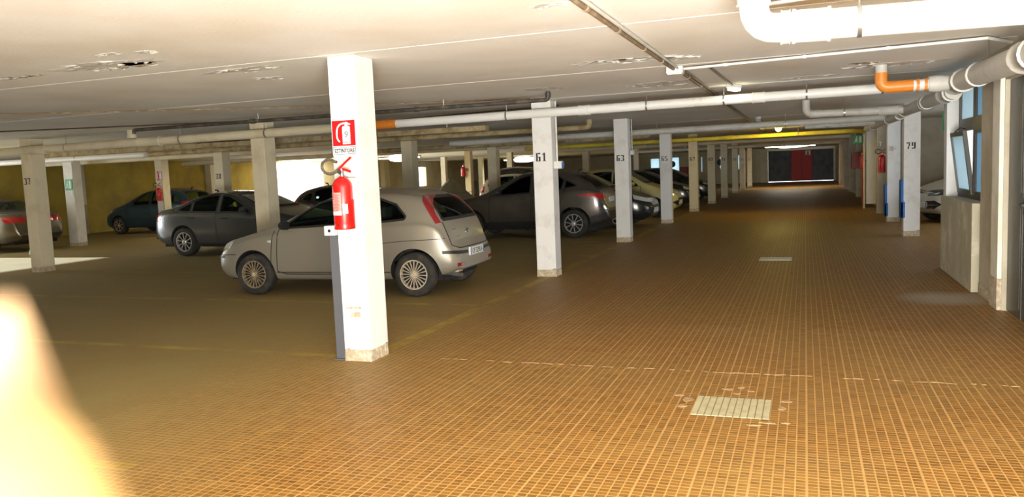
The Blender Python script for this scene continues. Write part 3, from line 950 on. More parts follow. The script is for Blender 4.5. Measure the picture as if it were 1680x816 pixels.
def hit(bvh, axis, a, b, L):
    if axis == 'l': o, d = (a, -4, b), (0, 1, 0)        # the side that looks toward -y
    elif axis == 'r': o, d = (a, 4, b), (0, -1, 0)
    elif axis == 'f': o, d = (-4, a, b), (1, 0, 0)
    elif axis == 'b': o, d = (L+4, a, b), (-1, 0, 0)
    else: o, d = (a, b, 6), (0, 0, -1)
    loc, nn, _i, _d = bvh.ray_cast(Vector(o), Vector(d))
    if loc is None:
        loc, nn, _i, _d = bvh.find_nearest(Vector(o)+Vector(d)*4)
    if nn.dot(Vector(d)) > 0:
        nn = -nn
    return loc, nn

def patch(bvh, axis, lo, hi, L, off=.004, nx=12, nz=6, depth=.012, mb=None):
    """panel that lies on the skin between two curves of a side / front / rear / top view"""
    A, B = resample(lo, nx+1), resample(hi, nx+1)
    b = mb or MB()
    outer, inner = [], []
    for j in range(nz+1):
        for i in range(nx+1):
            q = A[i]+(B[i]-A[i])*j/nz
            p, nn = hit(bvh, axis, q[0], q[1], L)
            outer.append(p+nn*off)
            inner.append(p+nn*(off-depth))
    R = nx+1
    fs = [(j*R+i, j*R+i+1, (j+1)*R+i+1, (j+1)*R+i) for j in range(nz) for i in range(nx)]
    ring = [i for i in range(R)]+[j*R+nx for j in range(1, nz+1)]+[nz*R+i for i in range(nx-1, -1, -1)]+[j*R for j in range(nz-1, 0, -1)]
    N = len(outer)
    vs = outer+[inner[i] for i in ring]
    fs += [(ring[k], N+k, N+(k+1) % len(ring), ring[(k+1) % len(ring)]) for k in range(len(ring))]
    b.add(vs, fs)
    return b

def outline(lo, hi):
    return [tuple(p) for p in lo]+[tuple(p) for p in reversed(hi)]

def strip(bvh, axis, pts, w, L, off=.003, mb=None, n=None):
    """narrow band along a line on the skin"""
    n = n or max(4, int(sum(math.dist(a, b) for a, b in zip(pts[:-1], pts[1:]))/.06))
    P = resample(pts, n+1)
    d = np.gradient(P, axis=0)
    nn = np.stack([-d[:, 1], d[:, 0]], 1)/np.maximum(np.linalg.norm(d, axis=1), 1e-6)[:, None]
    return patch(bvh, axis, P-nn*w/2, P+nn*w/2, L, off, n, 1, .008, mb)

MESHES = {}
def wheel_meshes(r, wd, style):
    """tyre, rim and (when the arch is deep) the dark disc behind the spokes; the outer face looks toward -y"""
    key = (r, wd, style)
    if key in MESHES:
        return MESHES[key]
    rr = r*.665
    ty = MB().lathe([(rr-.01, -wd*.30), (rr, -wd*.46), (rr+.03, -wd*.5), (r-.035, -wd*.5), (r-.008, -wd*.40), (r, -wd*.2), (r, wd*.2), (r-.008, wd*.4), (r-.035, wd*.5), (rr, wd*.46), (rr-.01, wd*.3)], (0, 0, 0), 'y', 40, False).mesh('tyre', MT['rubber'], 50)
    n, kind = {'multi': (20, 0), 'twin5': (5, 1), 'ten': (5, 1), 'five': (5, 0), 'seven': (7, 0)}[style]
    R = MB()
    y = -wd*.44
    # ring
    R.lathe([(rr*1.0, y+.0), (rr*1.005, y-.012), (rr*.94, y-.012), (rr*.90, y+.02), (rr*.93, y+.05), (rr*1.0, y+.05)], (0, 0, 0), 'y', 40, False)
    spokes = []
    for k in range(n):
        a = 2*PI*k/n+PI/2
        if kind:
            spokes += [(a-.20, a-.30), (a+.20, a+.30)]
        else:
            spokes += [(a, a)]
    wi, wo = (.010, .017) if style == 'multi' else ((.016, .022) if kind else (.035, .045))
    r0, r1 = rr*.20, rr*.93
    for a0, a1 in spokes:
        c0, c1 = Vector((math.cos(a0), 0, math.sin(a0))), Vector((math.cos(a1), 0, math.sin(a1)))
        t0, t1 = Vector((-math.sin(a0), 0, math.cos(a0))), Vector((-math.sin(a1), 0, math.cos(a1)))
        vs = []
        for (c, t, rad, w, yy) in ((c0, t0, r0, wi, y-.004), (c1, t1, r1, wo, y-.006)):
            for (sg, dy) in ((-1, 0), (1, 0), (.75, -.012), (-.75, -.012)):
                p = c*rad+t*w*sg*.5
                vs.append((p.x, yy+dy+.012, p.z))
        R.add(vs, [(0, 1, 5, 4), (1, 2, 6, 5), (2, 3, 7, 6), (3, 0, 4, 7), (3, 2, 1, 0), (4, 5, 6, 7)])
    R.lathe([(rr*.25, y+.03), (rr*.25, y-.004), (rr*.20, y-.014), (.001, y-.016)], (0, 0, 0), 'y', 24)
    hub = MB().lathe([(rr*.15, y-.010), (rr*.15, y-.019), (rr*.11, y-.022), (.001, y-.022)], (0, 0, 0), 'y', 18)
    back = MB().lathe([(rr*.98, y+.055), (rr*.98, y+.07), (.001, y+.07)], (0, 0, 0), 'y', 28)
    MESHES[key] = (ty, R, hub, back.mesh('rim_backing', MT['liner']))
    return MESHES[key]

def add_wheels(root, sp, L, rim_mats, hub_mats):
    r, wd = sp['r'], sp.get('ww', .19)
    ty, R, hub, back = wheel_meshes(r, wd, sp['rim'])
    W2 = sp['track']/2
    c = {}
    for x, mk in zip(sp['axles'], (0, 1)):
        mr, mh = rim_mats[mk], hub_mats[mk]
        if mk not in c:
            c[mk] = (R.mesh('rim', MT[mr], 35), hub.mesh('hub_cap', MT[mh], 35))
        for sd in (-1, 1):
            w = link('wheel', ty, root)
            w.location = (x-L/2, sd*W2, r)
            w.rotation_euler = (0, rnd.uniform(0, 1), 0 if sd < 0 else PI)
            for nm, me in (('rim', c[mk][0]), ('hub_cap', c[mk][1]), ('rim_backing', back)):
                link(nm, me, w)

def cut(body, cutters):
    """take the cutters out of the body mesh; the cut faces keep the cutter's own material"""
    o = link('cut_body', body)
    tmp = []
    for cm in cutters:
        k = link('cutter', cm)
        k.hide_render = True
        tmp.append(k)
        md = o.modifiers.new('b', 'BOOLEAN')
        md.operation = 'DIFFERENCE'
        md.solver = 'EXACT'
        md.material_mode = 'TRANSFER'
        md.object = k
    bpy.context.view_layer.update()
    me = baked(o)
    for k in tmp:
        d = k.data
        bpy.data.objects.remove(k)
        bpy.data.meshes.remove(d)
    return me

def shift(me, L):
    me.transform(Matrix.Translation((-L/2, 0, 0)))
    return me

def car(name, label, sp, loc, rz, body_mat, detail=2, rim_mats=('alloy', 'alloy'), hub_mats=('alloy', 'alloy'), glass='car_glass', group=None, plate=None, extras=None):
    """local x runs from the nose (0) to the tail (L); detail 2 = hollow cabin with seats, 1 = dark panes laid on the skin"""
    L = sp['L']
    root = thing(name, label, 'car', loc, rz, group)
    S = Shape(sp)
    V, F = S.skin(74 if detail == 2 else 50)
    bvh = BVHTree.FromPolygons([Vector(v) for v in V], F)
    bm_ = MB().add(V, F).mesh('body', MT[body_mat])
    cutters = []
    r = sp['r']
    ra = r*1.17
    for x in sp['axles']:
        for sd in (-1, 1):
            m = MB()
            pts = []
            for k in range(29):
                a = PI*k/28
                pts.append((x+ra*math.cos(a), r+ra*math.sin(a)))
            pts += [(x-ra*.98, .02), (x+ra*.98, .02)]
            y0 = sp['track']/2-.17
            m.prism(pts, sd*y0, sd*1.3)
            cutters.append(m.mesh('cutter', MT['liner']))
    side = sp['side']
    if detail == 2:
        xa, xb = sp['cab']
        v, f = S.cabin(xa, xb)
        cutters.append(MB().add(v, f).mesh('cutter', MT['interior']))
        for lo, hi in side:
            cutters.append(MB().prism(outline(lo, hi), -1.3, 1.3).mesh('cutter', MT['black_plastic']))
        xm = (xa+xb)/2
        cutters.append(MB().prism(outline(*sp['wind']), -.5, xm, 'x').mesh('cutter', MT['black_plastic']))
        cutters.append(MB().prism(outline(*sp['rear']), xm, L+.5, 'x').mesh('cutter', MT['black_plastic']))
    me = cut(bm_, cutters)
    me.polygons.foreach_set('use_smooth', [True]*len(me.polygons))
    me.set_sharp_from_angle(angle=math.radians(32))
    body = link('body', shift(me, L), root)
    gl = glass if detail == 2 else 'dark_glass'
    def put(nm, mb, m, parent=root, smooth=40):
        me = shift(mb.mesh(nm, MT[m], smooth, fix=False), L)
        return link(nm, me, parent)
    # glazing with a black rubber seal round each opening
    for ax in ('l', 'r'):
        for lo, hi in side:
            p = put('side_window', patch(bvh, ax, lo, hi, L, .001, 14, 6, .004), gl)
            ol = outline(lo, hi)
            s_ = MB()
            cl = ol+[ol[0]]
            for a, b2 in zip(cl[:-1], cl[1:]):
                if math.dist(a, b2) > .01:
                    strip(bvh, ax, [a, b2], .026, L, .004, s_)
            put('window_seal', s_, 'black_plastic', p)
    for nm, ax, k in (('windscreen', 'f', 'wind'), ('rear_window', 'b', 'rear')):
        p = put(nm, patch(bvh, ax, *sp[k], L, .001 if detail == 2 else .004, 16, 8, .004), gl)
        ol = outline(*sp[k])
        s_ = MB()
        cl = ol+[ol[0]]
        for a, b2 in zip(cl[:-1], cl[1:]):
            strip(bvh, ax, [a, b2], .04, L, .004, s_)
        put('window_seal', s_, 'black_plastic', p)
    # doors: raised panels over a dark gap
    for ax in ('l', 'r'):
        for (lo, hi, hx, hz) in sp['doors']:
            cxm = (lo[0][0]+lo[-1][0])/2
            g_ = 1.0
            d = put('door', patch(bvh, ax, lo, hi, L, .004, 14, 10, .012), body_mat)
            s_ = MB()
            ol = outline(lo, hi)
            cl = ol+[ol[0]]
            for a, b2 in zip(cl[:-1], cl[1:]):
                if math.dist(a, b2) > .02:
                    strip(bvh, ax, [a, b2], .012, L, .0048, s_)
            put('door_gap', s_, 'black', d)
            sy = -1 if ax == 'l' else 1
            q, nn = hit(bvh, ax, hx, hz, L)
            put('door_handle', MB().tube([q+nn*.0+Vector((-.09, 0, 0)), q+nn*.035+Vector((-.07, 0, 0)), q+nn*.035+Vector((.07, 0, 0)), q+nn*.0+Vector((.09, 0, 0))], .012, 8, bend=.03), sp.get('handle', body_mat), d)
        x, z = sp['mirror']
        q, nn = hit(bvh, ax, x, z, L)
        sy = -1 if ax == 'l' else 1
        m_ = MB()
        prof = [(.0, .055), (.03, .075), (.09, .085), (.12, .06)]
        sec = 10
        vs, fs = [], []
        for i, (dx, rad) in enumerate(((-.055, .035), (-.03, .062), (.015, .07), (.045, .066))):
            for j in range(sec):
                w = 2*PI*j/sec
                vs.append((x+dx, q.y+sy*(.10+rad*1.35*math.cos(w)), z+.05+rad*.9*math.sin(w)))
        for i in range(3):
            for j in range(sec):
                j2 = (j+1) % sec
                fs.append((i*sec+j, i*sec+j2, (i+1)*sec+j2, (i+1)*sec+j))
        fs += [tuple(range(sec)), tuple(range(3*sec, 4*sec))]
        m_.add(vs, fs)
        m_.tube([(x, q.y-sy*.02, z-.01), (x, q.y+sy*.07, z+.03)], .022, 8)
        put('mirror', m_, sp.get('mirror_mat', body_mat))
    # lamps, trims, plates given by the car's own list: name, view, lower curve, upper curve, material[, offset]
    for it in sp['marks']:
        nm, axs, lo, hi, mm = it[:5]
        off = it[5] if len(it) > 5 else .006
        for ax in axs:
            put(nm, patch(bvh, ax, lo, hi, L, off, 10, 5, .015), mm if mm != 'BODY' else body_mat)
            if ax in 'fb' and len(it) > 6:
                put(nm, patch(bvh, ax, [(-a, b2) for a, b2 in lo], [(-a, b2) for a, b2 in hi], L, off, 10, 5, .015), mm)
    for (nm, ax, pts, w, mm) in sp.get('lines', []):
        for a in ax:
            put(nm, strip(bvh, a, pts, w, L, .005), mm if mm != 'BODY' else body_mat)
    # plates
    for ax, z, key in (('b', sp['plate_z'][1], 'rear'), ('f', sp['plate_z'][0], 'front')):
        q, nn = hit(bvh, ax, 0, z, L)
        y0 = sp.get('plate_y', 0) if ax == 'b' else 0
        sx = 1 if ax == 'b' else -1
        pl = MB().box((q.x-L/2-.004 if sx > 0 else q.x-L/2-.022, y0-.26, z-.055), (q.x-L/2+.022 if sx > 0 else q.x-L/2+.01, y0+.26, z+.055)).build('number_plate', MT['plate_white'], root, bevel=.003)
        px = q.x-L/2+sx*.0225
        for e in (-1, 1):
            MB().box((px-.001, y0+e*.240-.016, z-.05), (px+.001, y0+e*.240+.016, z+.05)).build('plate_band', MT['plate_blue'], pl)
        if ax == 'b' and plate:
            # letters read from behind the car
            text('plate_letters', plate, .072, MT['black'], pl, (px, y0, z), (0, 1, 0), (0, 0, 1), .0015, width=.37)
    if detail == 2:
        xa, xb = sp['cab']
        xs1 = xa+(xb-xa)*.40
        for y in (-.36, .36):
            st = MB().box((xs1-.10, y-.23, .44), (xs1+.42, y+.23, .56)).box((xs1+.38, y-.22, .5), (xs1+.52, y+.22, 1.0)).build('seat', MT['interior'], root, bevel=.04, smooth=60)
            st.location = (-L/2, 0, 0)
            hr = MB().box((xs1+.44, y-.12, 1.03), (xs1+.53, y+.12, 1.19)).build('headrest', MT['interior'], st, bevel=.03, smooth=60)
        xr = xa+(xb-xa)*.78
        st = MB().box((xr-.45, -.58, .44), (xr, .58, .58)).box((xr-.05, -.58, .5), (xr+.10, .58, .98)).build('rear_seat', MT['interior'], root, bevel=.04, smooth=60)
        st.location = (-L/2, 0, 0)
        xd = xa+(xb-xa)*.17
        da = MB().box((xa+.02, -.6, .55), (xd, .6, .88)).build('dashboard', MT['interior'], root, bevel=.04, smooth=60)
        da.location = (-L/2, 0, 0)
        y = .36 if sp.get('drive', 1) < 0 else -.36
        ring = [(xd+.12+.03*math.sin(2*PI*k/16), y+.18*math.cos(2*PI*k/16), .86+.16*math.sin(2*PI*k/16)) for k in range(17)]
        s_ = MB().tube(ring, .014, 6, cap=False).tube([(xd-.05, y, .80), (xd+.12, y, .86)], .025, 6).build('steering_wheel', MT['black_plastic'], root, smooth=True)
        s_.location = (-L/2, 0, 0)
    # underbody
    ub = MB().box((.25, -sp['track']/2+.12, .20), (L-.25, sp['track']/2-.12, .34)).build('underbody', MT['liner'], root)
    ub.location = (-L/2, 0, 0)
    add_wheels(root, sp, L, rim_mats, hub_mats)
    if extras:
        extras(root, bvh, L, put)
    return root

def scaled(sp, kx=1, ky=1, kz=1, **over):
    """the same kind of car, a little longer / wider / taller"""
    def s2(pts): return [(a*kx, b*kz) for a, b in pts]
    def sf(pts): return [(a*ky, b*kz) for a, b in pts]
    q = dict(sp)
    q['L'] = sp['L']*kx
    for k in ('top', 'belt', 'bot'): q[k] = s2(sp[k])
    q['wid'] = [(a*kx, b*ky) for a, b in sp['wid']]
    q['side'] = [(s2(a), s2(b)) for a, b in sp['side']]
    q['wind'] = tuple(sf(p) for p in sp['wind'])
    q['rear'] = tuple(sf(p) for p in sp['rear'])
    q['doors'] = [(s2(a), s2(b), hx*kx, hz*kz) for a, b, hx, hz in sp['doors']]
    q['mirror'] = (sp['mirror'][0]*kx, sp['mirror'][1]*kz)
    q['axles'] = [a*kx for a in sp['axles']]
    q['track'] = sp['track']*ky
    q['cab'] = tuple(a*kx for a in sp['cab'])
    q['marks'] = [(m[0], m[1], (s2 if m[1] in ('l', 'r', 'lr') else sf)(m[2]), (s2 if m[1] in ('l', 'r', 'lr') else sf)(m[3]))+tuple(m[4:]) for m in sp['marks']]
    q['lines'] = [(m[0], m[1], (s2 if m[1] in ('l', 'r', 'lr') else sf)(m[2]))+tuple(m[3:]) for m in sp.get('lines', [])]
    q['plate_z'] = tuple(z*kz for z in sp['plate_z'])
    q.update(over)
    return q

# --- small three-door hatchback
HATCH3 = dict(
    L=3.83, r=.295, ww=.18, rim='multi', axles=[.77, 3.25], track=1.45, tumble=.36, cab=(1.28, 3.55), drive=1,
    top=[(0, .48), (.015, .60), (.08, .69), (.28, .775), (.75, .88), (1.08, .965), (1.45, 1.17), (1.80, 1.345), (2.15, 1.415), (2.6, 1.425), (3.05, 1.40), (3.34, 1.345), (3.50, 1.18), (3.63, .99), (3.70, .86), (3.73, .70), (3.80, .63), (3.83, .56), (3.83, .42)],
    belt=[(0, .52), (.3, .70), (1.0, .885), (2.0, .925), (3.0, .965), (3.55, .99), (3.7, .70), (3.83, .5)],
    bot=[(0, .36), (.12, .22), (.5, .19), (3.3, .19), (3.65, .26), (3.83, .34)],
    wid=[(0, .50), (.06, .62), (.25, .755), (.7, .815), (1.6, .825), (3.0, .825), (3.5, .795), (3.75, .70), (3.83, .60)],
    side=[([(1.24, .935), (1.75, .955), (2.26, .975)], [(1.26, .955), (1.50, 1.11), (1.78, 1.265), (2.02, 1.315), (2.26, 1.325)]),
          ([(2.35, .98), (2.8, .995), (3.12, 1.02)], [(2.35, 1.325), (2.70, 1.31), (2.98, 1.22), (3.14, 1.06)])],
    wind=([(-.62, 1.00), (.62, 1.00)], [(-.50, 1.335), (0, 1.36), (.50, 1.335)]),
    rear=([(-.60, 1.0), (.60, 1.0)], [(-.48, 1.30), (.48, 1.30)]),
    doors=[([(1.16, .34), (1.3, .30), (2.28, .30)], [(1.20, .925), (1.75, .945), (2.30, .965)], 2.12, .86)],
    mirror=(1.34, .93), mirror_mat='black_plastic', plate_z=(.42, .545),
    marks=[('headlight', 'lr', [(.03, .60), (.34, .66)], [(.05, .655), (.36, .775)], 'lamp_clear'),
           ('tail_light', 'lr', [(3.285, 1.33), (3.40, 1.17), (3.55, .955)], [(3.36, 1.315), (3.475, 1.16), (3.61, .965)], 'lamp_red_mid'),
           ('grille', 'f', [(-.4, .40), (.4, .40)], [(-.38, .48), (.38, .48)], 'black_plastic'),
           ('bumper_trim', 'b', [(.30, .530), (.60, .545), (.74, .56)], [(.30, .570), (.60, .588), (.74, .60)], 'black_plastic', .008, 1),
           ('bumper_trim', 'lr', [(.0, .50), (.22, .52)], [(.0, .535), (.22, .56)], 'black_plastic', .008),
           ('fog_lamp', 'b', [(.46, .375), (.62, .385)], [(.46, .425), (.63, .43)], 'lamp_red_dark', .006, 1),
           ('side_repeater', 'lr', [(1.03, .745), (1.08, .745)], [(1.03, .775), (1.08, .775)], 'lamp_clear')],
    lines=[('panel_gap', 'b', [(-.63, .66), (-.5, .615), (.5, .615), (.63, .66)], .010, 'black'),
           ('panel_gap', 'b', [(-.63, .66), (-.64, .97)], .010, 'black'), ('panel_gap', 'b', [(.63, .66), (.64, .97)], .010, 'black'),
           ('panel_gap', 'lr', [(2.62, .70), (3.1, .74), (3.72, .76)], .008, 'black'),
           ('panel_gap', 'lr', [(.10, .565), (.46, .575)], .010, 'black'),
           ('panel_gap', 'lr', [(1.06, .40), (1.12, .90)], .008, 'black'),
           ('sill_line', 'lr', [(1.15, .325), (2.9, .325)], .012, 'black')])

# --- four-door sedan
SEDAN = dict(
    L=4.62, r=.325, ww=.21, rim='ten', axles=[.82, 3.62], track=1.56, tumble=.42, cab=(1.62, 3.85), drive=1,
    top=[(0, .48), (.015, .62), (.10, .72), (.5, .83), (1.1, .94), (1.45, 1.0), (1.9, 1.23), (2.25, 1.375), (2.7, 1.43), (3.1, 1.415), (3.5, 1.31), (3.85, 1.155), (4.1, 1.075), (4.42, 1.055), (4.52, 1.0), (4.57, .85), (4.60, .70), (4.62, .58), (4.62, .42)],
    belt=[(0, .52), (.4, .74), (1.4, .91), (2.6, .945), (3.6, .985), (4.2, 1.0), (4.5, .92), (4.62, .5)],
    bot=[(0, .34), (.14, .20), (.6, .18), (4.0, .19), (4.4, .27), (4.62, .36)],
    wid=[(0, .52), (.07, .68), (.3, .83), (.9, .895), (2.2, .905), (3.6, .905), (4.2, .865), (4.5, .77), (4.62, .64)],
    side=[([(1.80, .965), (2.20, .972), (2.60, .98)], [(1.82, .985), (2.12, 1.17), (2.38, 1.295), (2.60, 1.335)]),
          ([(2.70, .982), (3.05, .99), (3.36, 1.0)], [(2.70, 1.342), (3.0, 1.33), (3.2, 1.285), (3.36, 1.225)]),
          ([(3.42, 1.002), (3.62, 1.012), (3.76, 1.025)], [(3.42, 1.20), (3.58, 1.135), (3.77, 1.045)])],
    wind=([(-.66, 1.06), (.66, 1.06)], [(-.54, 1.355), (0, 1.375), (.54, 1.355)]),
    rear=([(-.60, 1.12), (.60, 1.12)], [(-.50, 1.345), (.50, 1.345)]),
    doors=[([(1.52, .34), (1.65, .30), (2.64, .30)], [(1.56, .94), (2.1, .955), (2.65, .965)], 2.46, .835),
           ([(2.69, .30), (3.15, .30), (3.28, .60)], [(2.70, .967), (3.1, .98), (3.55, .99)], 3.36, .865)],
    mirror=(1.90, .97), plate_z=(.42, .80), handle='black_plastic',
    marks=[('headlight', 'lr', [(.05, .62), (.52, .70)], [(.06, .70), (.55, .79)], 'lamp_clear'),
           ('tail_light', 'lr', [(4.30, .82), (4.50, .80), (4.60, .80)], [(4.22, .935), (4.45, .955), (4.56, .95)], 'lamp_red'),
           ('tail_light', 'b', [(.42, .80), (.80, .79)], [(.42, .93), (.78, .95)], 'lamp_red', .006, 1),
           ('grille', 'f', [(-.4, .52), (.4, .52)], [(-.38, .68), (.38, .68)], 'black_plastic'),
           ('lower_bumper', 'b', [(-.55, .36), (.55, .36)], [(-.58, .46), (.58, .46)], 'black_plastic'),
           ('bumper_reflector', 'lr', [(4.50, .50), (4.60, .50)], [(4.50, .54), (4.60, .54)], 'lamp_red_dark'),
           ('sill', 'lr', [(1.3, .225), (3.15, .225)], [(1.3, .285), (3.15, .285)], 'black_plastic', .010)],
    lines=[('panel_gap', 'lr', [(4.22, 1.0), (4.50, .985)], .008, 'black'), ('crease', 'lr', [(1.5, .83), (2.6, .85), (4.3, .875)], .012, 'BODY'),
           ('roof_trim', 'lr', [(1.75, 1.0), (2.1, 1.2), (2.4, 1.33), (2.7, 1.372), (3.05, 1.36), (3.4, 1.25), (3.75, 1.08)], .022, 'black_plastic')])

# --- tall coupe-backed crossover
CROSS = dict(
    L=4.30, r=.335, ww=.21, rim='twin5', axles=[.88, 3.49], track=1.55, tumble=.34, cab=(1.40, 3.95), drive=1,
    top=[(0, .52), (.015, .70), (.10, .84), (.35, .93), (.9, 1.02), (1.22, 1.09), (1.65, 1.33), (2.05, 1.53), (2.45, 1.60), (2.9, 1.60), (3.3, 1.54), (3.7, 1.39), (4.0, 1.16), (4.13, 1.05), (4.19, .90), (4.22, .78), (4.28, .70), (4.30, .60), (4.30, .46)],
    belt=[(0, .56), (.4, .82), (1.2, 1.0), (2.2, 1.05), (3.2, 1.12), (3.9, 1.15), (4.12, 1.0), (4.30, .54)],
    bot=[(0, .40), (.14, .26), (.6, .23), (3.7, .24), (4.1, .32), (4.30, .42)],
    wid=[(0, .52), (.07, .68), (.3, .81), (.9, .875), (2.2, .885), (3.5, .885), (4.0, .835), (4.2, .75), (4.30, .64)],
    side=[([(1.52, 1.035), (2.0, 1.06), (2.42, 1.085)], [(1.54, 1.055), (1.85, 1.27), (2.15, 1.43), (2.42, 1.495)]),
          ([(2.52, 1.09), (2.9, 1.115), (3.20, 1.15)], [(2.52, 1.505), (2.85, 1.505), (3.10, 1.46), (3.26, 1.36)]),
          ([(3.28, 1.165), (3.45, 1.185), (3.56, 1.205)], [(3.30, 1.35), (3.46, 1.28), (3.58, 1.215)])],
    wind=([(-.66, 1.14), (.66, 1.14)], [(-.54, 1.50), (0, 1.53), (.54, 1.50)]),
    rear=([(-.62, 1.14), (.62, 1.14)], [(-.48, 1.44), (.48, 1.44)]),
    doors=[([(1.36, .44), (1.5, .40), (2.44, .40)], [(1.40, 1.02), (1.9, 1.045), (2.47, 1.075)], 2.26, .94),
           ([(2.49, .40), (2.95, .40), (3.12, .66)], [(2.52, 1.08), (2.9, 1.105), (3.30, 1.15)], 3.20, 1.06)],
    mirror=(1.66, 1.07), plate_z=(.48, .86),
    marks=[('headlight', 'lr', [(.06, .72), (.55, .83)], [(.07, .80), (.60, .91)], 'lamp_clear'),
           ('tail_light', 'lr', [(3.62, .985), (3.90, .955), (4.14, .90)], [(3.60, 1.005), (3.88, 1.03), (4.10, 1.02)], 'lamp_red'),
           ('tail_light', 'b', [(.46, .90), (.78, .88)], [(.46, 1.0), (.76, 1.02)], 'lamp_red', .006, 1),
           ('grille', 'f', [(-.5, .60), (.5, .60)], [(-.5, .74), (.5, .74)], 'black_plastic'),
           ('lower_bumper', 'b', [(-.66, .44), (.66, .44)], [(-.66, .60), (.66, .60)], 'black_plastic'),
           ('bumper_chrome', 'b', [(.60, .62), (.74, .66)], [(.61, .66), (.74, .74)], 'chrome', .006, 1),
           ('sill', 'lr', [(1.2, .29), (3.15, .29)], [(1.2, .40), (3.15, .40)], 'black_plastic', .012),
           ('arch_lip', 'lr', [(3.89, .42), (4.25, .50)], [(3.90, .50), (4.25, .58)], 'black_plastic', .008)],
    lines=[('panel_gap', 'b', [(-.66, .80), (-.6, .66), (.6, .66), (.66, .80)], .010, 'black'), ('crease', 'lr', [(1.4, .93), (2.6, .985), (3.6, 1.05)], .014, 'BODY')])

# --- rounded five-door hatchback
HATCH5 = dict(
    L=3.98, r=.30, ww=.19, rim='seven', axles=[.80, 3.26], track=1.47, tumble=.36, cab=(1.25, 3.68), drive=1,
    top=[(0, .48), (.015, .63), (.09, .74), (.30, .83), (.75, .96), (1.02, 1.04), (1.4, 1.26), (1.8, 1.45), (2.2, 1.51), (2.7, 1.515), (3.15, 1.48), (3.5, 1.38), (3.70, 1.18), (3.82, .98), (3.87, .80), (3.90, .70), (3.96, .63), (3.98, .56), (3.98, .42)],
    belt=[(0, .52), (.35, .74), (1.0, .92), (2.0, .965), (3.0, 1.005), (3.68, 1.03), (3.85, .72), (3.98, .5)],
    bot=[(0, .36), (.12, .22), (.5, .19), (3.4, .20), (3.8, .28), (3.98, .36)],
    wid=[(0, .50), (.06, .64), (.25, .77), (.7, .835), (1.6, .845), (3.1, .845), (3.65, .80), (3.9, .71), (3.98, .62)],
    side=[([(1.32, .975), (1.75, .985), (2.16, .995)], [(1.34, 1.0), (1.62, 1.20), (1.92, 1.37), (2.16, 1.415)]),
          ([(2.25, 1.0), (2.65, 1.01), (3.0, 1.03)], [(2.25, 1.42), (2.62, 1.42), (2.86, 1.40), (3.05, 1.33)]),
          ([(3.10, 1.035), (3.28, 1.05), (3.40, 1.07)], [(3.13, 1.31), (3.28, 1.25), (3.42, 1.12)])],
    wind=([(-.63, 1.07), (.63, 1.07)], [(-.52, 1.42), (0, 1.45), (.52, 1.42)]),
    rear=([(-.58, 1.05), (.58, 1.05)], [(-.48, 1.37), (.48, 1.37)]),
    doors=[([(1.18, .35), (1.32, .31), (2.19, .31)], [(1.22, .955), (1.7, .968), (2.20, .98)], 2.02, .87),
           ([(2.23, .31), (2.75, .31), (2.90, .58)], [(2.24, .982), (2.65, .99), (3.08, 1.01)], 2.94, .90)],
    mirror=(1.46, .99), plate_z=(.44, .70),
    marks=[('headlight', 'lr', [(.04, .64), (.42, .74)], [(.05, .72), (.46, .85)], 'lamp_clear'),
           ('headlight', 'f', [(.36, .64), (.62, .66)], [(.38, .72), (.62, .76)], 'lamp_clear', .006, 1),
           ('tail_light', 'lr', [(3.60, .84), (3.86, .82)], [(3.56, 1.06), (3.76, 1.08)], 'lamp_red'),
           ('tail_light', 'b', [(.58, .84), (.74, .83)], [(.58, 1.02), (.68, 1.04)], 'lamp_red', .006, 1),
           ('grille', 'f', [(-.42, .42), (.42, .42)], [(-.45, .56), (.45, .56)], 'black_plastic'),
           ('fog_lamp', 'f', [(.40, .37), (.56, .35), (.70, .43)], [(.40, .47), (.58, .50), (.70, .45)], 'black_plastic', .006, 1),
           ('side_moulding', 'lr', [(1.2, .50), (2.85, .51)], [(1.2, .545), (2.85, .555)], 'black_plastic', .010)],
    lines=[('panel_gap', 'b', [(-.62, .74), (-.5, .66), (.5, .66), (.62, .74)], .010, 'black')])

MT['lamp_red_mid'] = mat('lamp_red_mid', (0.26, 0.012, 0.014), 0.2, coat=0.5)
MT['paint_silver'] = paint('paint_silver', (0.33, 0.31, 0.265), .45, .34, .35, (.36, .31, .21), .15)
MT['paint_grey'] = paint('paint_grey', (0.115, 0.125, 0.135), .6, .22, .12, (.20, .17, .11))
MT['paint_brown'] = paint('paint_brown', (0.09, 0.075, 0.05), .5, .3, .3)
MT['paint_blue'] = paint('paint_blue', (0.012, 0.050, 0.075), .3, .3, .15, (.12, .12, .08))
MT['paint_dark'] = paint('paint_dark', (0.035, 0.032, 0.03), .4, .25, .15, (.14, .12, .08))
MT['paint_umber'] = paint('paint_umber', (0.085, 0.075, 0.066), .5, .28, .25, (.18, .15, .10))
MT['paint_black'] = paint('paint_black', (0.02, 0.02, 0.022), .3, .2, .1, (.12, .1, .07))
MT['paint_white_lamplit'] = paint('paint_white_lamplit', (0.62, 0.56, 0.24), .05, .35, .2)  # a white car; the yellow lamplight on it is put into the body colour
MT['paint_white'] = paint('paint_white', (0.72, 0.70, 0.63), .05, .3, .15)

def along(nose_x, y, L):
    return nose_x+L/2, y

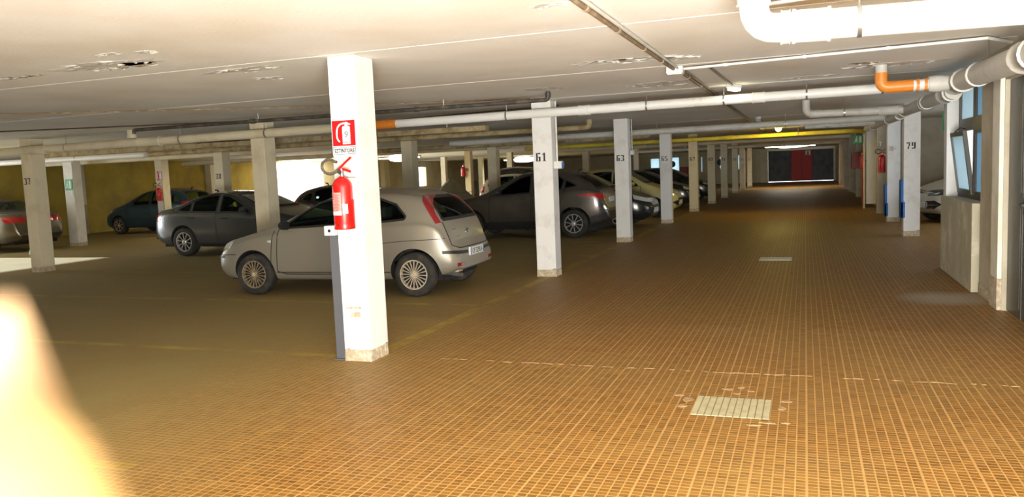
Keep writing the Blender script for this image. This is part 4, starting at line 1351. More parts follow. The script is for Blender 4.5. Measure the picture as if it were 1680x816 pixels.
# silver hatchback: nose toward -X, tail at the aisle
def corsa_extra(root, bvh, L, put):
    s = MB()
    q, n = hit(bvh, 'b', 0, 1.02, L)
    a = [Vector((3.80-.10, .05, 1.0))]
    pts = []
    for (y, z) in ((.02, 1.005), (-.10, 1.06), (-.30, 1.13), (-.42, 1.16)):
        p, nn = hit(bvh, 'b', y, z, L)
        pts.append(p+nn*.025)
    s.tube(pts, .009, 6)
    put('rear_wiper', s, 'black_plastic')
    e, nn = hit(bvh, 'b', 0, .80, L)
    em = put('tailgate_emblem', MB().lathe([(.050, e.x+.002), (.050, e.x+.008), (.040, e.x+.008), (.038, e.x+.002)], (0, 0, .80), 'x', 20).tube([(e.x+.006, -.07, .80), (e.x+.006, -.01, .806), (e.x+.006, .01, .794), (e.x+.006, .07, .80)], .006, 6), 'steel')
    p, nn = hit(bvh, 'b', -.46, .86, L)
    t = text('script_badge', 'Corsa', .035, MT['steel'], root, (p.x-L/2+.004, -.44, .865), (0, 1, 0), (0, 0, 1), .004, width=.17)
    t.name = 'model_script'
    t.location.x = .0
    put('tailgate_gap', MB().box((3.60, -.5, 1.325), (3.61, .5, 1.33)), 'black')
    put('exhaust', MB().tube([(3.35, -.42, .27), (3.62, -.45, .27), (3.80, -.47, .25)], .028, 10, bend=.05), 'steel')
    put('tow_eye_cover', MB().box((3.70, -.55, .30), (3.78, -.40, .36)), 'hubcap')
    put('aerial', MB().tube([(1.95, 0, 1.415), (1.90, 0, 1.44), (2.25, 0, 1.62)], .006, 6), 'black_plastic')
hx, hy = along(-8.10, 9.93, HATCH3['L'])
car('silver_hatchback', 'dusty silver three-door hatchback parked behind the nearest column', HATCH3, (hx, hy, 0), math.radians(2.0), 'paint_silver', 2, ('hubcap_dark', 'hubcap'), ('hubcap', 'hubcap'), plate='CF 329LA', extras=corsa_extra)

def aerial(x, z):
    def f(root, bvh, L, put):
        put('aerial', MB().tube([(x, 0, z-.02), (x+.03, 0, z+.06), (x+.10, 0, z+.07)], .02, 8), 'black_plastic')
    return f
# grey sedan: tail toward -X
car('grey_sedan', 'dark grey sedan with alloy wheels and a small red tail light', SEDAN, (-14.08+2.31, 14.85, 0), PI+math.radians(0), 'paint_grey', 2, extras=aerial(3.3, 1.38))
# crossover behind column 61: nose toward -X
car('dark_crossover', 'dark brown-grey crossover with a sloping tail behind column 61', CROSS, (-8.56+2.15, 18.58, 0), 0, 'paint_umber', 2, extras=aerial(3.4, 1.52), glass='tint_glass')
# blue hatchback at the ochre wall
car('blue_hatchback', 'blue hatchback parked along the ochre wall', HATCH5, (-23.05+1.99, 21.62, 0), 0, 'paint_blue', 2, ('hubcap_dark', 'alloy'), ('alloy', 'alloy'), extras=aerial(3.3, 1.45))
# brown sedan, its tail toward the outer aisle
car('brown_sedan', 'brown sedan with wide red tail lights behind column 37', scaled(SEDAN, .98, .98, .99), (-19.30-2.26, 15.48, 0), 0, 'paint_brown', 2, plate='BX 418FD')
# dark hatchback behind the silver one
car('dark_hatchback', 'dark hatchback whose roof shows above the silver hatchback', scaled(HATCH5, 1.06, 1.02, .95), (-14.35+2.11, 20.25, 0), PI, 'paint_dark', 2, extras=aerial(3.2, 1.42))
# black car that looks toward the aisle
car('black_hatchback', 'black car facing the aisle between columns 63 and 65', scaled(HATCH5, 1.05, 1.03, 1.03), (-3.75-2.09, 21.15, 0), PI, 'paint_black', 2, glass='tint_glass')
car('lamplit_hatchback', 'white hatchback with yellow lamplight in its paint, facing the aisle beyond column 65', scaled(HATCH5, .92, .97, 1.03), (-3.72-1.83, 25.4, 0), PI, 'paint_white_lamplit', 2, rim_mats=('alloy', 'alloy'))
car('dark_hatchback', 'black-roofed hatchback parked between columns 67 and 69', scaled(HATCH5, 1.04, 1.02, .98), (-3.75-2.07, 30.2, 0), PI, 'paint_black', 1)
car('dark_hatchback', 'last dark hatchback of the aisle row, past column 69', scaled(HATCH5, 1.06, 1.03, 1.0), (-3.75-2.11, 36.3, 0), PI, 'paint_dark', 1)
car('dark_hatchback', 'dark van-roofed car seen over the crossover roof', scaled(HATCH5, 1.08, 1.05, 1.20), (-9.4-2.15, 33.6, 0), PI, 'paint_dark', 1)
car('white_hatchback', 'small white hatchback behind the middle row, near column 46', scaled(HATCH5, .90, .97, 1.0), (-12.35+1.8, 29.9, 0), PI, 'paint_white', 2)
car('white_hatchback', 'white car in the side bay behind column 79', scaled(dict(HATCH5, marks=[
    ('headlight', 'f', [(.20, .655), (.50, .66), (.76, .70)], [(.20, .72), (.50, .75), (.74, .81)], 'lamp_dark', .006, 1),
    ('headlight_lens', 'f', [(.40, .685), (.52, .69)], [(.40, .715), (.52, .73)], 'lamp_clear', .010, 1),
    ('headlight_lens', 'f', [(.60, .71), (.70, .725)], [(.60, .745), (.69, .77)], 'lamp_clear', .010, 1),
    ('headlight', 'lr', [(.06, .68), (.55, .80)], [(.08, .76), (.60, .88)], 'lamp_dark'),
    ('fog_lamp', 'f', [(.20, .35), (.48, .35), (.66, .455)], [(.20, .53), (.50, .55), (.66, .465)], 'black_plastic', .006, 1),
    ('fog_lamp_trim', 'f', [(.22, .42), (.58, .44)], [(.22, .445), (.58, .465)], 'chrome', .010, 1),
    ('tail_light', 'lr', [(3.60, .84), (3.86, .82)], [(3.56, 1.06), (3.76, 1.08)], 'lamp_red')]), 1.02, 1.03, .98), (4.40, 21.77, 0), math.radians(25), 'paint_white', 1)
# ------------------------------------------------------------------ pipes and conduits under the ceiling
def pipe(name, label, pts, r, m, couplings=(), hangers=(), cat='pipe', bend=0.0, n=16, cm=None):
    """pts in world space; couplings: (point, direction, length, factor) sleeves; hangers: rods from the ceiling"""
    o = pts[0]
    t = thing(name, label, cat, o)
    O = Vector(o)
    MB().tube([Vector(p)-O for p in pts], r, n, bend=bend).build('tube', MT[m], t, smooth=50)
    for (p, d, l, k) in couplings:
        p, d = Vector(p)-O, Vector(d).normalized()
        MB().tube([p-d*l/2, p-d*l*.42, p-d*l*.40, p+d*l*.40, p+d*l*.42, p+d*l/2], [r*k*1.07, r*k*1.07, r*k, r*k, r*k*1.07, r*k*1.07], n).build('coupling', MT[cm or m], t, smooth=50)
    for p in hangers:
        p = Vector(p)-O
        top = HC-.003-o[2]
        MB().tube([(p.x, p.y, p.z), (p.x, p.y, top)], .005, 6).tube([(p.x-.012, p.y, p.z), (p.x+.012, p.y, p.z)], r*1.06, n).build('hanger', MT['steel'], t, smooth=50)
    return t
def lerp(a, b, t): return tuple(u+(v-u)*t for u, v in zip(a, b))

# long white drain across the aisle, in front of column 61
a, c = (-13.3, 11.02, 2.375), (1.50, 11.02, 2.44)
pipe('drain_pipe', 'long white drain pipe crossing in front of column 61', [(-5.95, 11.02, 2.408), c], .064, 'pvc_white',
     [(lerp(a, c, q), (1, 0, 0), .16, 1.10) for q in (.70, .86)], [lerp(a, c, q) for q in (.62, .76, .83, .90, .96)])
pipe('drain_pipe', 'dusty cream drain pipe running from the nearest column to column 37', [(-16.6, 11.02, 2.36), (-6.45, 11.02, 2.405)], .075, 'cream_paint',
     [((-10.9, 11.02, 2.385), (1, 0, 0), .5, 1.12), ((-13.6, 11.02, 2.37), (1, 0, 0), .4, 1.1)], [(-10.2, 11.02, 2.388), (-12.9, 11.02, 2.375), (-8.4, 11.02, 2.396)])
pipe('pipe_joint', 'rusty orange sleeve on the drain pipe beside the nearest column', [(-6.45, 11.02, 2.405), (-5.95, 11.02, 2.408)], .072, 'pvc_orange')
tt = thing('pipe_stub', 'cream pipe stub dropping from the ceiling into the dusty drain', 'pipe', (-11.3, 11.02, 2.38))
MB().tube([(0, 0, .085), (0, 0, HC-2.383)], .075, 14).build('tube', MT['cream_paint'], tt, smooth=50)
MB().tube([(0, 0, .10), (0, 0, .13)], .085, 14).build('collar', MT['cream_paint'], tt, smooth=50)
tt = thing('duct', 'brown dusty cable tray behind the dusty drain pipe', 'duct', (-14.0, 13.4, 2.40))
MB().box((-2.5, -.09, -.045), (8.6, .09, .045)).build('tray', MT['pipe_dusty'], tt)
for k in range(6):
    MB().tube([(-2.2+k*2, 0, .04), (-2.2+k*2, 0, HC-2.402)], .006, 6).build('hanger', MT['steel'], tt)
for k in range(28):
    MB().box((-2.4+k*.4, -.096, -.05), (-2.36+k*.4, .096, .05)).build('rib', MT['pipe_dusty'], tt)
# pipe along the right wall and its branches
RW = [(1.57, 6.6, 2.28), (1.55, 9.55, 2.34)]
pipe('wall_drain', 'big cream drain pipe along the wall above the window', [(1.57, 3.2, 2.20), (1.57, 10.15, 2.37)], .105, 'pvc_grey',
     [((1.57, 6.95, 2.292), (0, 1, .02), .34, 1.12), ((1.57, 9.85, 2.362), (0, 1, .02), .5, 1.12), ((1.57, 8.8, 2.34), (0, 1, .02), .04, 1.06)], [(1.57, 8.4, 2.33)])
pipe('wall_drain', 'grey drain pipe along the wall before column 79', [(1.60, 10.4, 2.30), (1.60, 15.9, 2.36)], .088, 'pvc_grey',
     [((1.60, 10.75, 2.304), (0, 1, .01), .5, 1.15), ((1.60, 12.6, 2.325), (0, 1, .01), .22, 1.08), ((1.60, 15.4, 2.355), (0, 1, .01), .6, 1.12)])
pipe('wall_drain', 'far grey drain pipe along the wall past column 79', [(1.62, 16.1, 2.33), (1.62, 24.3, 2.40)], .085, 'pvc_grey', [((1.62, 18.3, 2.35), (0, 1, 0), .5, 1.12), ((1.62, 22.5, 2.39), (0, 1, 0), .5, 1.12)])
t = thing('elbow_pipe', 'bright orange pipe elbow under a white stub, joined to the wall drain', 'pipe', (.80, 9.85, 2.36))
MB().tube([(0, 0, .16), (0, 0, 0), (.32, 0, 0)], .066, 16, bend=.11).build('elbow', MT['pvc_orange'], t, smooth=50)
MB().tube([(0, 0, .13), (0, 0, HC-2.36)], .062, 16).build('ceiling_stub', MT['pvc_grey'], t, smooth=50)
MB().tube([(.30, 0, 0), (.50, 0, 0)], .060, 16).build('short_tube', MT['pvc_white'], t, smooth=50)
for q in (.35, .43):
    MB().tube([(q, 0, 0), (q+.03, 0, 0)], .069, 16).build('ring', MT['pvc_orange'], t, smooth=50)
MB().tube([(.47, 0, 0), (.53, 0, 0), (.58, 0, 0), (.67, 0, 0)], [.082, .092, .092, .08], 16).build('reducer', MT['pvc_grey'], t, smooth=50)
pipe('drain_pipe', 'short white branch pipe with an elbow up to the ceiling, left of column 79', [(.02, 14.6, HC-.004), (.02, 14.6, 2.37), (1.52, 14.6, 2.345)], .062, 'pvc_grey',
     [((.16, 14.6, 2.367), (1, 0, -.02), .16, 1.1), ((1.30, 14.6, 2.348), (1, 0, 0), .3, 1.2)], [(.62, 14.6, 2.36)], bend=.11)
pipe('drain_pipe', 'second white drain pipe crossing the aisle beyond column 63', [(-8.5, 18.55, 2.37), (1.55, 18.25, 2.40)], .07, 'pvc_grey', [((-1.4, 18.34, 2.39), (1, 0, 0), .2, 1.1)], [(-6, 18.48, 2.38), (-3.2, 18.4, 2.39), (-.4, 18.3, 2.39)])
pipe('drain_pipe', 'grey stub pipe above the yellow pipe near the wall', [(.0, 20.6, 2.42), (1.55, 20.6, 2.42)], .085, 'pvc_grey', [], [(.5, 20.6, 2.42)])
pipe('gas_pipe', 'yellow pipe crossing the aisle near column 67', [(-9.0, 25.7, 2.36), (1.30, 25.7, 2.40), (1.72, 27.2, 2.42)], .062, 'pipe_yellow', [((-2.2, 25.7, 2.385), (1, 0, 0), .18, 1.15)], [(-5.5, 25.7, 2.375), (-.2, 25.7, 2.393)], bend=.3)
for (y, l) in ((32.3, 'cream pipe across the aisle beyond column 67'), (43.0, 'cream pipe across the aisle near the long fluorescent lamp')):
    pipe('drain_pipe', l, [(-9.5, y, 2.40), (1.6, y, 2.43)], .07, 'cream_paint', [], [(-6, y, 2.41), (-1, y, 2.42)])
for (x0, x1, y, z, r, l) in ((-21.5, -13.2, 17.2, 2.36, .06, 'cream pipe with a raised elbow end over the brown sedan'), (-14.0, -4.0, 21.6, 2.40, .07, 'dusty pipe above the dark hatchback roofs'), (-16.0, -4.2, 16.1, 2.43, .055, 'brown dusty pipe behind column 61 running left'), (-22.5, -9.0, 24.3, 2.42, .08, 'cream pipe crossing before the bright gateway')):
    pipe('drain_pipe', l, [(x0, y, z), (x1, y, z+.02), (x1, y, HC-.004)], r, 'cream_paint' if 'cream' in l else 'pipe_dusty', bend=.1)
pipe('drain_pipe', 'white pipe far left behind column 37, above the brown sedan', [(-22.5, 15.2, 2.38), (-15.2, 15.2, 2.38)], .07, 'pvc_white', [], [(-17.5, 15.2, 2.38), (-20.5, 15.2, 2.38)])
# big white pipe in front, dropping from the ceiling with an elbow
pipe('drain_pipe', 'big glossy white drain pipe with elbow nearest the camera', [(-.27, 4.80, HC-.004), (-.27, 4.80, 2.335), (1.60, 4.80, 2.30)], .082, 'pvc_white',
     [((-.27, 4.80, 2.50), (0, 0, 1), .06, 1.12), ((-.10, 4.80, 2.332), (1, 0, -.02), .05, 1.12), ((.035, 4.80, 2.329), (1, 0, -.02), .20, 1.1), ((1.16, 4.80, 2.308), (1, 0, -.02), .12, 1.13)], [(.28, 4.80, 2.325)], bend=.13)
t = bpy.data.objects['drain_pipe.010'] if 'drain_pipe.010' in bpy.data.objects else None
blob_b = MB().add([(.42, -.083, -.06), (.47, -.083, -.045), (.50, -.0825, -.02), (.475, -.083, -.025), (.45, -.083, -.05)], [(0, 1, 2, 3, 4)])
pipe('conduit', 'thin white conduit above the big white pipe', [(-.24, 5.25, 2.55), (.55, 5.1, 2.56)], .012, 'pvc_white', n=8)
# brown twin conduit along the aisle, with its junction box
pipe('conduit', 'brown conduit along the ceiling from the camera to the junction box', [(-1.28, 1.0, HC-.028), (-1.28, 8.42, HC-.028)], .018, 'conduit', [((-1.28, y, HC-.028), (0, 1, 0), .03, 1.35) for y in (4.9, 5.8, 6.8, 7.7)], n=8)
pipe('conduit', 'pale conduit laid against the brown one before the junction box', [(-1.235, 1.0, HC-.024), (-1.235, 8.42, HC-.024)], .013, 'pvc_grey', n=8)
pipe('conduit', 'twin brown conduit beyond the junction box', [(-1.25, 8.55, HC-.028), (-1.25, 27.5, HC-.028)], .018, 'conduit', [((-1.25, y, HC-.028), (0, 1, 0), .03, 1.35) for y in (9.3, 10.4, 12.8)], n=8)
pipe('conduit', 'thinner brown conduit beside the twin one beyond the junction box', [(-1.20, 8.55, HC-.024), (-1.20, 27.5, HC-.024)], .013, 'conduit', n=8)
t = thing('junction_box', 'white square junction box where the ceiling conduits meet', 'box', (-1.27, 8.49, HC-.07))
MB().box((-.085, -.075, 0), (.085, .075, .07)).build('housing', MT['box_white'], t, bevel=.006)
MB().box((-.075, -.065, -.012), (.075, .065, 0)).build('lid', MT['box_white'], t, bevel=.004)
pipe('conduit', 'white conduit with a dark cable across the ceiling to the wall', [(-1.18, 8.46, HC-.03), (1.50, 8.05, HC-.03), (1.75, 8.4, HC-.04)], .014, 'pvc_white', [((-.75, 8.395, HC-.03), (1, -.15, 0), .03, 1.4), ((.0, 8.28, HC-.03), (1, -.15, 0), .03, 1.4), ((.72, 8.17, HC-.03), (1, -.15, 0), .03, 1.4)], n=8)
pipe('cable', 'dark cable lying along the white ceiling conduit', [(-1.18, 8.56, HC-.02), (1.50, 8.15, HC-.02)], .012, 'cable', cat='cable', n=8)
pipe('conduit', 'brown conduit to the small emergency lamp', [(-.93, 8.45, HC-.022), (-.88, 10.75, HC-.022)], .014, 'conduit', n=8)
# left-hand black pipes
pipe('black_pipe', 'long black pipe under the ceiling left of column 61, with a drop at its end', [(-3.12, 9.9, HC-.004), (-3.12, 9.9, 2.50), (-9.95, 9.75, 2.49), (-9.95, 9.75, 2.43)], .028, 'black_pipe',
     [((-3.12, 9.9, 2.56), (0, 0, 1), .05, 1.3), ((-5.0, 9.86, 2.499), (1, 0, 0), .06, 1.3), ((-7.7, 9.8, 2.494), (1, 0, 0), .06, 1.3)], [(-4.6, 9.87, 2.5), (-7.6, 9.8, 2.495)], bend=.05, n=10)
pipe('cable', 'thin dark cable stretched under the ceiling at the far left', [(-13.0, 8.35, 2.53), (-8.0, 10.1, 2.53)], .012, 'cable', cat='cable', n=6)
pipe('cable', 'brown cable stapled to the ceiling above the black pipe', [(-11.5, 6.3, HC-.016), (-6.4, 9.4, HC-.016), (-3.6, 10.6, HC-.016)], .012, 'conduit', cat='cable', n=6)
pipe('cable', 'dark cable behind column 37 running right above the pipes', [(-16.5, 12.7, 2.50), (-9.2, 14.6, 2.50)], .014, 'cable', [((-14.6, 13.19, 2.50), (1, .26, 0), .07, 1.8), ((-12.3, 13.8, 2.50), (1, .26, 0), .07, 1.8)], cat='cable', n=6)
pipe('cable', 'dark cable sagging from the nearest column to column 61', [(-3.5, 11.6, HC-.05), (-8.5, 12.4, HC-.06)], .012, 'cable', cat='cable', n=6)

# ------------------------------------------------------------------ lamps
def tube_lamp(label, loc, rz, length, energy, color=(1, .93, .74), diffuser_glow=0):
    t = thing('fluorescent_lamp', label, 'lamp', loc, rz)
    h = length/2
    MB().box((-h, -.05, .0), (h, .05, .06)).build('housing', MT['box_white'], t, bevel=.008)
    for s in (-1, 1):
        MB().tube([(s*h*.7, 0, .06), (s*h*.7, 0, HC-.002-loc[2])], .006, 6).build('hanger_rod', MT['steel'], t)
    MB().tube([(-h+.04, 0, -.02), (h-.04, 0, -.02)], .019, 10).build('tube', MT['tube_glow'], t, smooth=50)
    for s in (-1, 1):
        MB().box((s*(h-.02)-.02, -.022, -.045), (s*(h-.02)+.02, .022, .0)).build('tube_holder', MT['box_white'], t)
    if diffuser_glow:
        MB().lathe([(.03, -h*.5), (diffuser_glow*.75, -h*.42), (diffuser_glow, -h*.2), (diffuser_glow, h*.2), (diffuser_glow*.75, h*.42), (.03, h*.5)], (0, 0, -.02), 'x', 16).build('diffuser_glow', MT['lamp_glow'], t, smooth=60)  # glowing bulge added to imitate the bloom of light round the tube
    l = light('lamp_light', 'AREA', (0, 0, -.05-diffuser_glow), energy, color, shape='RECTANGLE', size=length*.95, size_y=.06)
    l.rotation_euler = (0, 0, 0)
    l.parent = t
    return t
tube_lamp('long bright fluorescent lamp before the far gate', (-.85, 50.5, 2.48), math.radians(8), 2.9, 120, diffuser_glow=.09)
tube_lamp('bright fluorescent lamp seen between the nearest column and the next', (-15.95, 29.6, 2.40), 0, 2.0, 220, diffuser_glow=.15)
tube_lamp('far bright fluorescent lamp just left of column 61', (-16.9, 48.0, 2.40), 0, 2.8, 170, diffuser_glow=.18)
tube_lamp('added fluorescent fill lamp behind the nearest column, above the dark hatchback', (-16.4, 20.6, 2.52), 0, 1.5, 70)  # unseen fitting, added to fill the interior with light
t = thing('bulkhead_lamp', 'small lit white emergency lamp under the ceiling', 'lamp', (-.87, 10.86, HC-.05), math.radians(70))
MB().box((-.13, -.05, 0), (.13, .05, .05)).build('housing', MT['box_white'], t, bevel=.008)
MB().box((-.12, -.044, -.035), (.12, .044, 0)).build('diffuser_glow', MT['lamp_glow'], t, bevel=.014)
l = light('lamp_light', 'POINT', (0, 0, -.09), 1.5, (1, .93, .55), shadow_soft_size=.06); l.parent = t
t = thing('round_lamp', 'round yellow lamp on the ceiling before the yellow pipe', 'lamp', (-.74, 24.9, HC-.09))
MB().lathe([(.10, .09), (.11, .05), (.10, .04)], (0, 0, 0), 'z', 20).build('base', MT['box_white'], t, smooth=50)
MB().lathe([(.09, .045), (.085, .0), (.06, -.035), (.01, -.05)], (0, 0, 0), 'z', 20).build('globe', MT['yellow_glow'], t, smooth=60)
l = light('lamp_light', 'POINT', (0, 0, -.13), 48, (1, .78, .16), shadow_soft_size=.09); l.parent = t
t = thing('ceiling_lamp', 'unlit glass ceiling lamp beyond the emergency lamp', 'lamp', (-1.0, 18.9, HC-.14), math.radians(70))
MB().lathe([(.07, .14), (.07, .09), (.05, .08)], (0, 0, 0), 'z', 14).build('base', MT['box_grey'], t, smooth=50)
MB().lathe([(.05, .085), (.075, .05), (.075, .0), (.05, -.04), (.01, -.05)], (0, 0, 0), 'z', 14).build('glass', MT['lamp_clear'], t, smooth=60)
for k in range(3):
    a = 2*PI*k/3
    MB().tube([(.06*math.cos(a), .06*math.sin(a), .1), (.085*math.cos(a), .085*math.sin(a), .0), (0, 0, -.06)], .006, 6, bend=.02).build('cage_bar', MT['steel'], t)

# ------------------------------------------------------------------ fire extinguishers and signs
def extinguisher(label, loc, rz, r=.078, h=.52, hose=True, detail=True, group=None):
    """hangs with its back (local +y) against a wall or column; loc = bottom of the cylinder"""
    t = thing('fire_extinguisher', label, 'fire extinguisher', loc, rz, group)
    bod = MB().lathe([(r*.62, -.004), (r*.90, .006), (r, .04), (r, h*.80), (r*.93, h*.87), (r*.70, h*.94), (r*.32, h*.985), (r*.26, h)], (0, 0, 0), 'z', 28).build('cylinder', MT['red'], t, smooth=50)
    MB().lathe([(r*1.0, -.0), (r*1.03, .012), (r*1.0, .045)], (0, 0, 0), 'z', 28).build('foot_ring', MT['red'], t, smooth=50)
    MB().lathe([(.016, h), (.018, h+.02), (.014, h+.05), (.014, h+.065)], (0, 0, 0), 'z', 14).build('valve', MT['steel'], t, smooth=50)
    hd = MB().tube([(-.012, 0, h+.06), (.03, 0, h+.058), (.085, -.0, h+.036)], .011, 8, bend=.02).build('handle', MT['red'], t, smooth=50)
    MB().tube([(-.035, 0, h+.055), (.02, 0, h+.10), (.095, 0, h+.155)], .010, 8, bend=.02).build('lever', MT['red'], t, smooth=50)
    MB().lathe([(.016, -.034), (.018, -.022), (.014, -.015)], (.0, 0, h+.035), 'y', 14).build('gauge', MT['chrome'], t, smooth=50)
    if hose:
        pts = [(-.01, 0, h+.045)]
        cx, cz, R = -.10, h+.085, .072
        for k in range(15):
            a = -.55-2*PI*.80*k/14
            pts.append((cx+R*1.05*math.cos(a), -.012-.02*k/14, cz+R*.85*math.sin(a)))
        pts.append((-.02, -.035, h+.12))
        MB().tube(pts, .0125, 8).build('hose', MT['hose_rubber'], t, smooth=60)
        MB().tube([pts[0], (-.05, 0, h+.042)], .015, 8).build('hose_ferrule', MT['steel'], t, smooth=50)
    MB().box((-.03, r-.01, h*.55), (.03, r+.03, h*.62)).build('wall_bracket', MT['black_plastic'], t)
    if detail:
        def wrap(nm, a0, a1, z0, z1, m, off=.0012):
            b = MB()
            n = 10
            vs = []
            for z in (z0, z1):
                for k in range(n+1):
                    a = a0+(a1-a0)*k/n
                    vs.append(((r+off)*math.sin(a), -(r+off)*math.cos(a), z))
            b.add(vs, [(k, k+1, n+2+k, n+1+k) for k in range(n)])
            return b.build(nm, MT[m], bod, smooth=60, fix=False)
        # label: white print block with red and pink fields, lines of small print, white band
        wrap('label_field', -1.25, .35, h*.27, h*.70, 'ext_pink')
        wrap('label_field', .45, .95, h*.30, h*.48, 'sign_white')
        wrap('label_band', -1.25, .35, h*.275, h*.34, 'sign_white', .0018)
        for k in range(4):
            wrap('label_stripe', -1.15, -.45, h*(.565+.032*k), h*(.582+.032*k), 'sign_red', .0020)
        for k in range(8):
            wrap('print_line', -1.12, -.55+.12*(k % 3), h*(.365+.022*k), h*(.373+.022*k), 'sign_red', .0020)
        for k in range(14):
            wrap('print_line', -.32, .05+.16*((k*5) % 3)/2, h*(.365+.022*k), h*(.372+.022*k), 'sign_red', .0020)
        for k in range(3):
            wrap('print_line', .52, .86, h*(.34+.04*k), h*(.35+.04*k), 'box_grey', .0020)
        wrap('small_mark', -.15, .02, h*.07, h*.095, 'black', .0020)
    return t
MT['ext_pink'] = mat('label_pink', (.80, .30, .26), .45)
extinguisher('large red fire extinguisher with looped black hose on the nearest column', (-3.625, 5.83-.122, 1.165), 0, .087, .44)
t = thing('bracket_plate', 'white blank plate beside the extinguisher on the nearest column', 'plate', (-3.545, 5.83-.03, 1.50))
MB().box((-.052, -.075, -.088), (.052, -.070, .088)).build('plate', MT['sign_white'], t, bevel=.002)
MB().box((.0, -.07, -.05), (.02, .03, .05)).build('standoff', MT['box_white'], t)

def ext_sign(label, loc, w, h, caption=True, m='sign_red'):
    t = thing('extinguisher_sign', label, 'sign', loc)
    MB().box((-w/2, -.004, -h/2), (w/2, 0, h/2)).build('board', MT['sign_white'], t)
    ph = h*.70 if caption else h*.94
    zt = h/2-.012*w/.24
    MB().box((-w/2+.006, -.0055, zt-ph), (w/2-.006, -.004, zt)).build('red_field', MT[m], t)
    zc = zt-ph/2
    s = ph/.21
    # white pictogram: cylinder, neck, lever, hose
    p = MB()
    y0, y1 = -.0070, -.0055
    P = lambda pts: p.prism([(a*s, zc+b*s) for a, b in pts], y0, y1)
    P([(-.012, -.092), (.062, -.092), (.062, .048), (.050, .058), (.0, .058), (-.012, .048)])
    P([(.012, .058), (.040, .058), (.036, .074), (.018, .074)])
    P([(.010, .074), (.066, .064), (.070, .072), (.030, .092), (.008, .086)])
    arc = [(.010, .082), (-.035, .074), (-.062, .040), (-.068, -.010), (-.060, -.055), (-.040, -.070)]
    q = chaikin(arc)
    for a, b in zip(q[:-1], q[1:]):
        d = Vector((b[0]-a[0], b[1]-a[1])).normalized()*.007
        P([(a[0]-d.y, a[1]+d.x), (a[0]+d.y, a[1]-d.x), (b[0]+d.y, b[1]-d.x), (b[0]-d.y, b[1]+d.x)])
    p.build('pictogram', MT['sign_white'], t)
    f = MB()
    F_ = lambda pts: f.prism([(a*s, zc+b*s) for a, b in pts], y0-.001, y0)
    F_([(-.012, -.078), (.062, -.078), (.062, -.074), (-.012, -.074)])
    F_([(.012, .054), (.040, .054), (.040, .058), (.012, .058)])
    f.build('pictogram_line', MT['sign_red'], t)
    if caption:
        # handwritten-looking 9 on the cylinder and the caption
        fr = MB()
        z0, z1 = -h/2+.008, zt-ph-.008
        for (a, b, c, d) in ((-w/2+.008, z0, w/2-.008, z0+.004), (-w/2+.008, z1-.004, w/2-.008, z1), (-w/2+.008, z0, -w/2+.012, z1), (w/2-.012, z0, w/2-.008, z1)):
            fr.box((a, -.0055, b), (c, -.004, d))
        fr.build('caption_frame', MT['black'], t)
        text('caption', 'ESTINTORE', (z1-z0)*.56, MT['black'], t, (0, -.0042, (z0+z1)/2), (1, 0, 0), (0, 0, 1), .0012, width=w*.82, bold=.03)
        text('numeral', '9', .052, MT['black'], t, (.025, -.0071, zc-.012), (1, 0, 0), (0, 0, 1), .0008)
    return t
ext_sign('red and white ESTINTORE sign on the nearest column', (-3.655, 5.828, 1.935), .235, .305)
# post and switch box on the column's side
t = thing('barrier_post', 'dark grey flat post with a white switch box beside the nearest column', 'post', (-3.835, 5.87, 0))
MB().box((-.045, -.02, .012), (.045, .02, 1.10)).build('post', MT['post_grey'], t, bevel=.004)
MB().box((-.065, -.035, 0), (.05, .03, .014)).build('foot_plate', MT['post_grey'], t, bevel=.002)
bx = MB().box((-.075, -.05, 1.10), (.03, .03, 1.185)).build('switch_box', MT['box_white'], t, bevel=.006)
MB().lathe([(.014, -.056), (.014, -.050)], (-.02, 0, 1.142), 'y', 14).build('button', MT['black'], bx)
# column 61: switch box with conduit
t = thing('switch_box', 'white switch box with a conduit on the side of column 61', 'box', (-3.44, 11.32, 1.66))
MB().box((-.058, -.05, -.05), (.058, .05, .06)).build('housing', MT['box_white'], t, bevel=.005)
MB().tube([(-.02, 0, .06), (-.02, 0, .945)], .012, 8).build('conduit', MT['pvc_white'], t, smooth=50)
MB().lathe([(.045, .058), (.045, .075), (.03, .08)], (0, 0, 0), 'x', 16).build('blue_socket', MT['plate_blue'], t, smooth=50)
for (x, y, z0, l, n) in ((-3.385, 16.72, 1.9, 'small grey switch box with a conduit on the side of column 63', 0),):
    t = thing('switch_box', l, 'box', (x-.06, y, z0))
    MB().box((-.04, -.04, -.05), (.04, .04, .05)).build('housing', MT['box_grey'], t, bevel=.005)
    MB().tube([(0, 0, .05), (0, 0, .70)], .011, 8).build('conduit', MT['pvc_grey'], t, smooth=50)
t = thing('switch_box', 'tiny white switch box high on the pier behind column 79', 'box', (2.05, 21.36, 1.78))
MB().box((-.05, -.04, -.06), (.05, .0, .06)).build('housing', MT['box_white'], t, bevel=.005)
MB().box((-.02, -.05, -.02), (.02, -.04, .02)).build('switch', MT['box_grey'], t)
